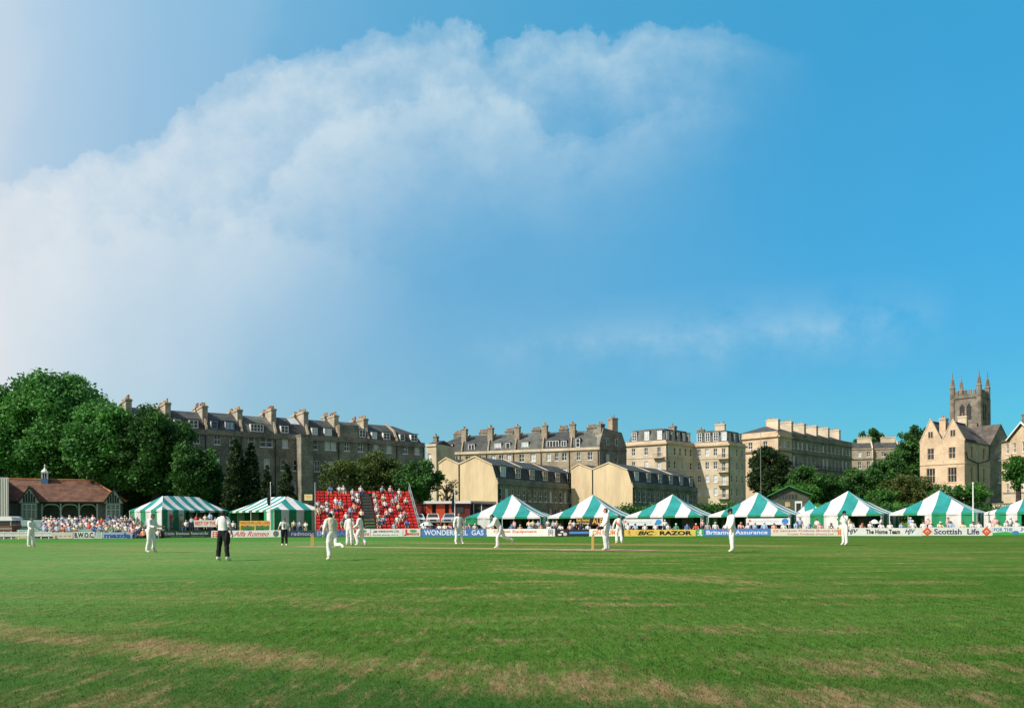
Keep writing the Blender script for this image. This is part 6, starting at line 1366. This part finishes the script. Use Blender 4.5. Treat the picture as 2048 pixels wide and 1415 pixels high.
def player(px, py, hpx, yaw, label, P, shirt=WHITES, trousers=WHITES, hair='dark', sleeves='long', cap=None, pads=False, gloves=None, vest=None, tie=False, extra=None, shoes=SHOEW, Y=None):
    Y = Y or YF(px, py); J, E = pose(**P); me = skin_mesh(J, E, 2); cl = classify(me, J, E)
    mb = MB()
    for s, g in (('L', 1), ('R', -1)):
        if not gloves: hand(mb, J['wrist' + s][0], J['palm' + s][0] - J['wrist' + s][0], g, .6)
    nb, fc, cr = J['neck'][0], J['face'][0], J['crown'][0]; up = (cr - nb).normalized(); fw = Vector((up.z, 0, -up.x)); sdv = Vector((0, 1, 0))
    b = fc - up * .012; mb.rings([[b + fw * .078 + up * .035 + sdv * a for a in (-.008, .008)] + [b + fw * .07 + up * .035], [b + fw * .118 - up * .012 + sdv * a for a in (-.016, .016)] + [b + fw * .08 - up * .02], [b + fw * .098 - up * .03 + sdv * a for a in (-.012, .012)] + [b + fw * .075 - up * .03]])   # nose
    for g in (-1, 1): mb.ellip(b + sdv * g * .084 + up * .0, (.018, .012, .034), 8, 5)     # ears
    body = add_geo(me, mb); body.materials.append(SKINM); o = bpy.data.objects.new('person', body); COL.objects.link(o)
    tag(o, label, 'person', 'cricketers and umpires on the field'); sc = hpx * Y / F / 1.765
    topz = max(J['crown'][0].z + .07, 1.0); o.scale = (sc,) * 3
    o.location = (XY(px, Y, 0), Y, .004); o.rotation_euler = (0, 0, R(yaw))
    ids = lambda *c: [i for i, k in enumerate(cl) if k in c]
    fold = lambda co: .016 * mnoise.noise(Vector((co.x * 14, co.y * 14, co.z * 7)))
    tz = lambda co: .024 + .014 * max(0, 1 - co.z / .5) + fold(co)
    shell(me, ids('legs'), tz, 'trousers', trousers, o)
    shell(me, ids('torso', 'sleeve') if sleeves == 'short' else ids('torso', 'sleeve', 'upperarm', 'forearm'), lambda co: .024 + fold(co), 'shirt', shirt, o)
    if vest: shell(me, ids('torso'), lambda co: .036 + fold(co), 'vest', vest, o)
    shell(me, ids('shoe'), .012, 'shoe', shoes, o)
    hf = hair_faces(me, cl, J)
    shell(me, hf, .020, 'hair', HAIRS[hair], o)
    mb = MB()
    for g in (-1, 1): mb.ellip(fc + fw * .078 + sdv * g * .033 + up * .012, (.011, .013, .010), 8, 5)
    mb.build('eyes', cloth('eye', (.02, .015, .012)), o); mb = MB(); mb.ellip(fc + fw * .076 - up * .058, (.014, .026, .007), 8, 4); mb.build('mouth', cloth('lips', (.34, .12, .10)), o)
    if cap:
        mb = MB(); rr = []
        for k in range(6):
            a = k / 5 * 1.45; rr.append([cr - up * .055 + fw * (.105 * math.cos(a) * math.cos(t)) + sdv * (.098 * math.cos(a) * math.sin(t)) + up * (.125 * math.sin(a)) for t in np.linspace(0, 6.283, 15)[:-1]])
        mb.rings(rr); pk = [cr - up * .05 + fw * x + sdv * y for x, y in ((.085, -.07), (.15, -.06), (.175, 0), (.15, .06), (.085, .07))]; mb.rings([pk, [p + up * .012 for p in pk]]); mb.build('cap', cap, o, smooth=True)
    if pads:
        for s in 'LR':
            k, a = J['knee' + s][0], J['ankle' + s][0]; d = (k - a).normalized(); f = Vector((d.z, 0, -d.x)); mb = MB(); rr = []
            for t, wd_ in ((-.02, .075), (.2, .085), (.55, .088), (.95, .10), (1.08, .105), (1.38, .085)):
                c = a.lerp(k, min(t, 1.0)) + d * max(0, t - 1) * .42 + f * (.045 + .02 * t); rr.append([c + sdv * (-wd_) - f * .05, c + sdv * (-wd_ * .6) + f * .04, c + f * .055, c + sdv * (wd_ * .6) + f * .04, c + sdv * wd_ - f * .05])
            mb.rings(rr); mb.build('leg_pad', cloth('white_pad', (.74, .74, .72)), o)
    if gloves:
        for s, g in (('L', 1), ('R', -1)):
            mb = MB(); w_, pm = J['wrist' + s][0], J['palm' + s][0]; d = (pm - w_).normalized(); mb.tube([w_ - d * .03, w_ + d * .02, pm, pm + d * .06], [.055, .05, .068, .055], 10); hand2 = MB()
            for k in (-.045, -.015, .015, .045): mb.tube([pm + d * .04 + Vector((0, k, 0)), pm + d * .12 + Vector((0, k * 1.1, 0))], [.019, .015], 6)
            mb.tube([pm, pm + Vector((.05, 0, .03)) + d * .03], [.02, .016], 6); mb.build('glove', gloves, o, smooth=True)
    if tie:
        mb = MB(); n0, w0 = J['upper'][0], J['waist'][0]; up2 = (n0 - w0).normalized(); f2 = Vector((up2.z, 0, -up2.x)); p = [n0 + f2 * .135 + up2 * .03, n0 + f2 * .165 - up2 * .12, w0 + f2 * .155 + up2 * .08, w0 + f2 * .15 + up2 * .03]; wd_ = [.02, .028, .042, .006]
        mb.rings([[q - sdv * w_ , q + sdv * w_, q + sdv * w_ + f2 * .012, q - sdv * w_ + f2 * .012] for q, w_ in zip(p, wd_)]); mb.build('tie', BLACKT, o)
    if extra: extra(o, J)
    return o
def jumper(o, J):
    mb = MB(); h = J['hipR'][0]; mb.rings([[h + Vector((-.02 + r * math.cos(t), -.10 + r * .6 * math.sin(t), dz)) for t in np.linspace(0, 6.283, 11)[:-1]] for r, dz in ((.06, .08), (.11, .0), (.13, -.15), (.12, -.30), (.07, -.38))]); mb.build('jumper', cloth('dark_jumper', (.014, .013, .016)), o, smooth=True)
def bat(o, J):
    p = J['palmR'][0]; mb = MB(); d = Vector((.5, 0, -.87)); mb.tube([p - d * .12, p + d * .18], .017, 8); b0, b1 = p + d * .2, p + d * .72; s = Vector((0, 1, 0)); f = d.cross(s)
    mb.hexa([b0 - s * .05 - f * .015, b0 + s * .05 - f * .015, b0 + s * .05 + f * .02, b0 - s * .05 + f * .02, b1 - s * .055 - f * .015, b1 + s * .055 - f * .015, b1 + s * .055 + f * .035, b1 - s * .055 + f * .035]); x = mb.build('cricket_bat', M['pot_buff'], None)
    x.matrix_world = Matrix.Translation(o.location) @ Matrix.Rotation(o.rotation_euler.z, 4, 'Z') @ Matrix.Diagonal((*o.scale, 1)); tag(x, 'pale wooden bat held by the padded runner before the red seating', 'cricket bat')
def stain(o, J):
    mb = MB(); c = J['chest'][0]; w0 = J['waist'][0]
    for q, (a, t) in enumerate(((2.2, .75), (2.5, .45), (2.9, .2))):
        p = w0.lerp(c, t) + Vector((math.cos(a) * .155, math.sin(a) * .20, 0)); mb.ellip(p, (.035, .05, .06), 8, 5)
    mb.build('red_towel', cloth('red_towel', (.62, .16, .05)), o)
STAND_ = dict(spread=.05)
player(446, 1121, 100, 78, 'umpire in white short-sleeved shirt and black trousers standing with his back turned', dict(lean=2, tL=5, sL=-3, tR=-3, sR=-5, aL=8, fL=55, aR=5, fR=20, spread=.07, aspread=.07), shirt=SHIRTW, trousers=BLACKT, hair='dark', sleeves='short', extra=jumper)
player(664, 1120, 95, 128, 'bowler running away in a cream sleeveless sweater, one leg kicked up behind', dict(lean=12, tL=6, sL=-10, tR=-18, sR=-98, aL=-22, fL=18, aR=28, fR=75, spread=.015, footR=-150, aspread=.09), vest=CREAM, hair='dark', shirt=WHITES)
player(301, 1105, 77, -12, 'fielder in whites side-on with hands together at his waist, before the left marquee', dict(lean=8, tL=16, sL=-10, tR=2, sR=-14, aL=22, fL=86, aR=20, fR=80, head=8, spread=.03), hair='dark')
player(62, 1093, 58, -15, 'distant fielder in whites nearest the left border', dict(lean=5, tL=6, sL=-4, tR=-2, sR=-6, aL=14, fL=60, aR=14, fR=55, spread=.03), hair='brown')
player(569, 1091, 55, -80, 'umpire with a dark tie and black trousers facing the camera far off', dict(lean=8, tL=8, sL=-8, tR=4, sR=-8, aL=-8, fL=40, aR=-8, fR=38, head=15, spread=.02, aspread=.14), shirt=SHIRTW, trousers=BLACKT, hair='brown', sleeves='short', tie=True)
player(699, 1091, 61, 85, 'cricketer in whites standing with his back turned before the red seating', dict(lean=3, tL=4, sL=-2, tR=-2, sR=-4, aL=6, fL=12, aR=4, fR=10, spread=.03), hair='brown')
player(722, 1092, 63, 165, 'padded cricketer jogging beside the fielder before the red seating', dict(lean=8, tL=28, sL=-12, tR=-6, sR=-30, aL=6, fL=58, aR=-8, fR=40, spread=.02), hair='dark', pads=True, extra=bat)
player(918, 1088, 63, -62, 'fielder in whites standing square beside the flagpole', dict(lean=1, tL=3, sL=-2, tR=1, sR=-3, aL=2, fL=10, aR=2, fR=14, spread=.055, aspread=.10), hair='brown')
player(1001, 1096, 74, 184, 'cricketer in whites bending forward in full stride', dict(lean=30, tL=22, sL=-2, tR=-24, sR=-78, aL=20, fL=70, aR=30, fR=60, head=18, spread=.02, footR=-80), hair='dark')
player(1214, 1101, 84, 186, 'wicketkeeper in whites with big dark gloves standing behind the stumps', dict(lean=2, tL=12, sL=-4, tR=-4, sR=-10, aL=14, fL=40, aR=10, fR=38, spread=.04, head=2), hair='dark', pads=True, gloves=cloth('dark_gloves', (.02, .012, .012)))
player(1238, 1087, 57, 98, 'fielder in whites walking away with a red towel at his side', dict(lean=2, tL=8, sL=-6, tR=-8, sR=-14, aL=5, fL=16, aR=-4, fR=22, spread=.03, aspread=.12), hair='brown', extra=stain)
player(1464, 1104, 85, 192, 'fielder in whites with a dark cap and hands held low before him', dict(lean=3, tL=7, sL=-2, tR=-5, sR=-9, aL=12, fL=30, aR=8, fR=34, head=8, spread=.03, aspread=.02), hair='dark', cap=cloth('dark_cap', (.012, .014, .02)))
player(1690, 1090, 67, 200, 'fielder in whites with a dark cap raising a hand to his face', dict(lean=2, tL=6, sL=-2, tR=-3, sR=-6, aL=22, fL=158, aR=4, fR=125, spread=.045, aspread=.0), hair='dark', cap=cloth('dark_cap', (.012, .014, .02)))
# wickets
M['stump'] = mat('varnished_ash', (.62, .43, .13), .4)
def wicket(S, label):
    o = mk('wicket', (S.x, S.y, 0), math.atan2(pd.y, pd.x), label, 'wicket', 'wickets at the two ends of the pitch')
    for k in (-1, 0, 1): mb = MB(); mb.lathe([(.024, 0), (.024, .70), (.019, .712)], (0, k * .095, 0), 8); mb.build('stump', M['stump'], o)
    for k in (-1, 1): mb = MB(); mb.tube([(0, k * .048 - .055, .722), (0, k * .048 - .02, .722), (0, k * .048 + .02, .722), (0, k * .048 + .055, .722)], [.007, .011, .011, .007], 6); mb.build('bail', M['stump'], o)
wicket(SW, 'set of three stumps near the umpire with the tie'); wicket(SE, 'set of three stumps beside the wicketkeeper')

# ------------------------------------------------------------------ spectators
def seated_mesh(v):
    P = [dict(lean=2, tL=88, sL=2, tR=86, sR=-4, aL=18, fL=70, aR=16, fR=66), dict(lean=14, tL=86, sL=-8, tR=90, sR=4, aL=30, fL=85, aR=34, fR=60, head=6), dict(lean=-8, tL=84, sL=14, tR=84, sR=12, aL=8, fL=50, aR=20, fR=110, head=4)][v]
    J, E = pose(seated=True, spread=.05, **P); base = J['hipL'][0].z - .09
    for k in J: J[k] = (J[k][0] - Vector((0, 0, base)), J[k][1])
    return J, E
def standing_mesh(v):
    return pose(**[dict(lean=2, tL=4, sL=-3, tR=-2, sR=-4, aL=6, fL=30, aR=6, fR=20, spread=.03), dict(lean=3, tL=6, sL=-2, tR=-4, sR=-6, aL=20, fL=95, aR=15, fR=85, spread=.03)][v])
SHC = {'white': (.64, .63, .61), 'pale blue': (.30, .44, .62), 'red': (.55, .07, .05), 'pink': (.66, .38, .36), 'navy': (.03, .04, .10), 'green': (.06, .24, .15), 'cream': (.66, .58, .40), 'orange': (.62, .27, .13), 'blue': (.07, .18, .45), 'grey': (.32, .32, .33), 'yellow': (.68, .55, .15), 'bare-chested': (.50, .28, .19)}
TRC = [cloth('dark_cloth', (.03, .03, .04)), cloth('grey_cloth', (.17, .17, .18)), cloth('blue_denim', (.05, .08, .17)), cloth('beige_cloth', (.42, .34, .22))]
BASES = {}
def base_mesh(kind, v):
    if (kind, v) not in BASES:
        J, E = seated_mesh(v) if kind == 'seated' else standing_mesh(v); me = skin_mesh(J, E, 0); cl = classify(me, J, E); hf = set(hair_faces(me, cl, J))
        # inflate clothes a little
        idx = []
        for i, p in enumerate(me.polygons):
            k = cl[i]; idx.append(3 if i in hf else 1 if k in ('torso', 'sleeve') else 2 if k in ('legs',) else 4 if k == 'shoe' else 0)
        me.polygons.foreach_set('material_index', idx); me.polygons.foreach_set('use_smooth', [True] * len(idx)); BASES[kind, v] = me
    return BASES[kind, v]
VAR = {}
def variant(kind, v, col, hair, tr):
    key = (kind, v, col, hair, tr)
    if key not in VAR:
        me = base_mesh(kind, v).copy(); sk = SKIN2 if hair in ('fair', 'brown') else SKINM
        for m in (sk, sk if col == 'bare-chested' else cloth('shirt_' + col.replace(' ', '_'), SHC[col]), TRC[tr], HAIRS[hair] if hair != 'hat' else cloth('sun_hat', (.70, .66, .55)), TRC[0]): me.materials.append(m)
        VAR[key] = me
    return VAR[key]
NSPEC = [0]
def spectator(x, y, z, yaw, kind, col, label, group, hair=None, v=None):
    hair = hair or random.choice(['dark', 'dark', 'brown', 'brown', 'fair', 'grey', 'hat']); v = random.randrange(3 if kind == 'seated' else 2) if v is None else v
    o = bpy.data.objects.new('person', variant(kind, v, col, hair, random.randrange(4))); COL.objects.link(o); o.location = (x, y, z); o.rotation_euler = (0, 0, R(yaw)); s = random.uniform(.94, 1.05); o.scale = (s, s, s)
    tag(o, label, 'person', group); NSPEC[0] += 1; return o
COLS = ['white'] * 9 + ['pale blue'] * 3 + ['red', 'pink', 'pink', 'pink', 'navy', 'green', 'cream', 'cream', 'cream', 'blue', 'grey', 'grey', 'bare-chested', 'bare-chested']
def wear(c): return 'bare-chested spectator' if c == 'bare-chested' else f'spectator in {c} top'
# red stand
S_, sw_, ax0, ax1, rise, go, z0s, sxl = STAND
occ = {12: [3, 5, 6, 10, 15, 17], 11: [8, 19], 10: [9, 13], 9: [8, 15, 18], 8: [4, 9, 13, 17, 20], 7: [0, 2, 5, 15], 6: [1, 4, 8, 13, 18], 5: [0, 2, 7, 12, 16], 4: [3, 10, 15, 19], 3: [6, 13, 18], 2: [7, 12, 14, 17], 1: [5, 13, 19], 0: [1, 8, 9, 16]}
for r, qs in occ.items():
    for n_, q_ in enumerate(qs):
        x = .26 + (sw_ - .52) * q_ / 21
        if ax0 - .22 < x < ax1 + .22 and r < 12: x = ax1 + .35 if x > (ax0 + ax1) / 2 else ax0 - .35
        c = random.choice(['white'] * 4 + COLS); rn = 'top row' if r == 12 else 'lowest row' if r == 0 else f'row {r + 1}'
        yy_ = go * r + .32; spectator(sxl + x * math.cos(STAND_RZ) - yy_ * math.sin(STAND_RZ), STAND_Y0 + x * math.sin(STAND_RZ) + yy_ * math.cos(STAND_RZ), z0s + rise * r + .0, -76 + random.uniform(-18, 18), 'seated', c, f'{wear(c)}, {ORD[n_]} from the left in {rn} of red seats', 'spectators in the red stand')
# terrace of pale green benches before the pavilion
M['bench'] = mat('pale_green_paint_bench', (.30, .46, .40), .7, .15, 2)
TR = []
ta, tb = XY(26, 86, .5), XY(292, 86, .5)
tm = mk('terrace', (ta, 83.2, 0), 0, 'stepped grey concrete terrace carrying the benches before the pavilion', 'terrace'); mb = MB()
for r in range(6): mb.box(-.3 * r, tb - ta + .3 * r, 1.15 * r, 1.15 * (r + 1) + (0 if r < 5 else 2), -.1, .08 + .21 * r)
mb.build('step', M['stone_grey'], tm)
for r in range(6):
    Y = 83.75 + 1.15 * r; z = .08 + .21 * r + .003; x0, x1 = XY(30, Y, 1), XY(288, Y, 1)
    b = mk('long_bench', (x0, Y, z), 0, f'pale green slatted bench, {ORD[r]} row up from the white boards', 'bench', 'pale green benches on the terrace'); w = x1 - x0; mb = MB()
    for k in range(3): mb.box(0, w, -.18 + .14 * k, -.07 + .14 * k, .40, .44)
    mb.build('seat', M['bench'], b); mb = MB(); mb.box(0, w, .30, .33, .55, .68); mb.box(0, w, .31, .34, .72, .86); mb.build('backrest', M['bench'], b)
    for k in range(8): x = w * (k + .5) / 8; mb = MB(); mb.box(x - .03, x + .03, -.15, .30, 0, .397); mb.box(x - .03, x + .03, .345, .38, .0, .86); mb.build('leg', M['bench'], b)
    n_ = 0; x = XY(88 + random.uniform(0, 8) - r * .5, Y, 1)
    while x < x1 - .2:
        if random.random() < .9:
            c = random.choice(COLS); spectator(x, Y, z + .45, -90 + random.uniform(-25, 25), 'seated', c, f'{wear(c)}, {ORD[n_]} from the left on the {ORD[r]} bench up', 'spectators on the green benches'); n_ += 1
        x += random.uniform(.56, .74)
# people around the marquees and on the grass before the gap in the boards
n_ = 0
for px in np.linspace(258, 316, 9):
    c = random.choice(['red', 'pink', 'white', 'navy', 'orange', 'red']); Y = random.uniform(82.6, 83.0) if n_ % 2 else random.uniform(81.2, 81.8)
    spectator(XY(px, Y, .5), Y, .32 if n_ % 2 else .06, -90 + random.uniform(-30, 30), 'seated', c, f'{wear(c)} by the gap in the boards, {ORD[n_]} from the left', 'spectators by the gap in the boards'); n_ += 1
n_ = 0
for px in (331, 343, 352, 363, 372, 384, 393, 402, 411, 421, 432):
    c = random.choice(['pink', 'white', 'pale blue', 'white', 'red', 'cream']); Y = random.uniform(88.5, 91) if px < 385 else random.uniform(88.6, 90); zz = ZY(px, 1029 + random.uniform(-3, 5), Y) - 1.72
    up_ = random.random() < .5; spectator(XY(px, Y, 1), Y, max(.25, zz) if up_ else max(.55, zz + .5), -90 + random.uniform(-40, 40), 'standing' if up_ else 'seated', c, f'{wear(c)}, {ORD[n_]} from the left under the left marquee', 'spectators at the left marquee'); n_ += 1
tmk = mk('picnic_platform', (XY(322, 88.2, .3), 88.2, 0), R(4), 'low wooden platform along the left marquee', 'platform'); mb = MB(); mb.box(0, 6.6, 0, 3.0, -.1, .25); mb.build('deck', M['timber'], tmk)
n_ = 0
for px in (458, 467, 484, 492, 499, 507, 516, 524, 534, 588, 600, 612):
    c = random.choice(['orange', 'white', 'white', 'pale blue', 'cream', 'red']); Y = 88.5 + random.uniform(-.4, .8)
    spectator(XY(px, Y, 1), Y, 0.0, -90 + random.uniform(-40, 40), 'standing', c, f'{wear(c)}, {ORD[n_]} from the left before the second marquee', 'spectators at the second marquee'); n_ += 1
n_ = 0
for px in (848, 858, 880, 890, 900, 930, 938, 950):
    c = random.choice(['white', 'white', 'cream', 'pink']); Y = 82.6 + random.uniform(0, 1.2)
    spectator(XY(px, Y, 1), Y, .42, -90 + random.uniform(-30, 30), 'seated', c, f'{wear(c)}, {ORD[n_]} from the left below the parked cars', 'spectators below the parked cars'); n_ += 1
# chairs row behind the right-hand boards
n_ = 0
px = 982
while px < 2040 and n_ < 58:
    c = random.choice(['white'] * 9 + COLS); Y = pl(px, BY) + 1.0 + random.uniform(0, .5)
    spectator(XY(px, Y, .8), Y, .34 + random.uniform(-.05, .08), -90 + random.uniform(-25, 25), 'seated', c, f'{wear(c)}, {ORD[n_] if n_ < 30 else ORD[n_ - 30]} seated head ' + ('from the kneeling runner rightwards' if n_ < 30 else 'in the right half of the row') , 'seated row behind the right-hand boards'); n_ += 1; px += random.uniform(14, 25)
n_ = 0
for px in (985, 1029, 1058, 1066, 1077, 1096, 1107, 1113, 1141, 1148, 1330, 1405, 1500, 1512, 1600, 1634, 1698, 1762, 1822, 1856, 1895, 1990, 2020):
    c = random.choice(['white', 'white', 'white', 'pale blue', 'pink', 'cream']); Y = pl(px, cor) - .9
    spectator(XY(px, Y, 1), Y, -.12, -90 + random.uniform(-60, 60), 'standing', c, f'{wear(c)} standing before the tents, {ORD[n_]} from the left', 'people standing before the tents'); n_ += 1
print('spectators', NSPEC[0], 'objects', len(COL.objects))
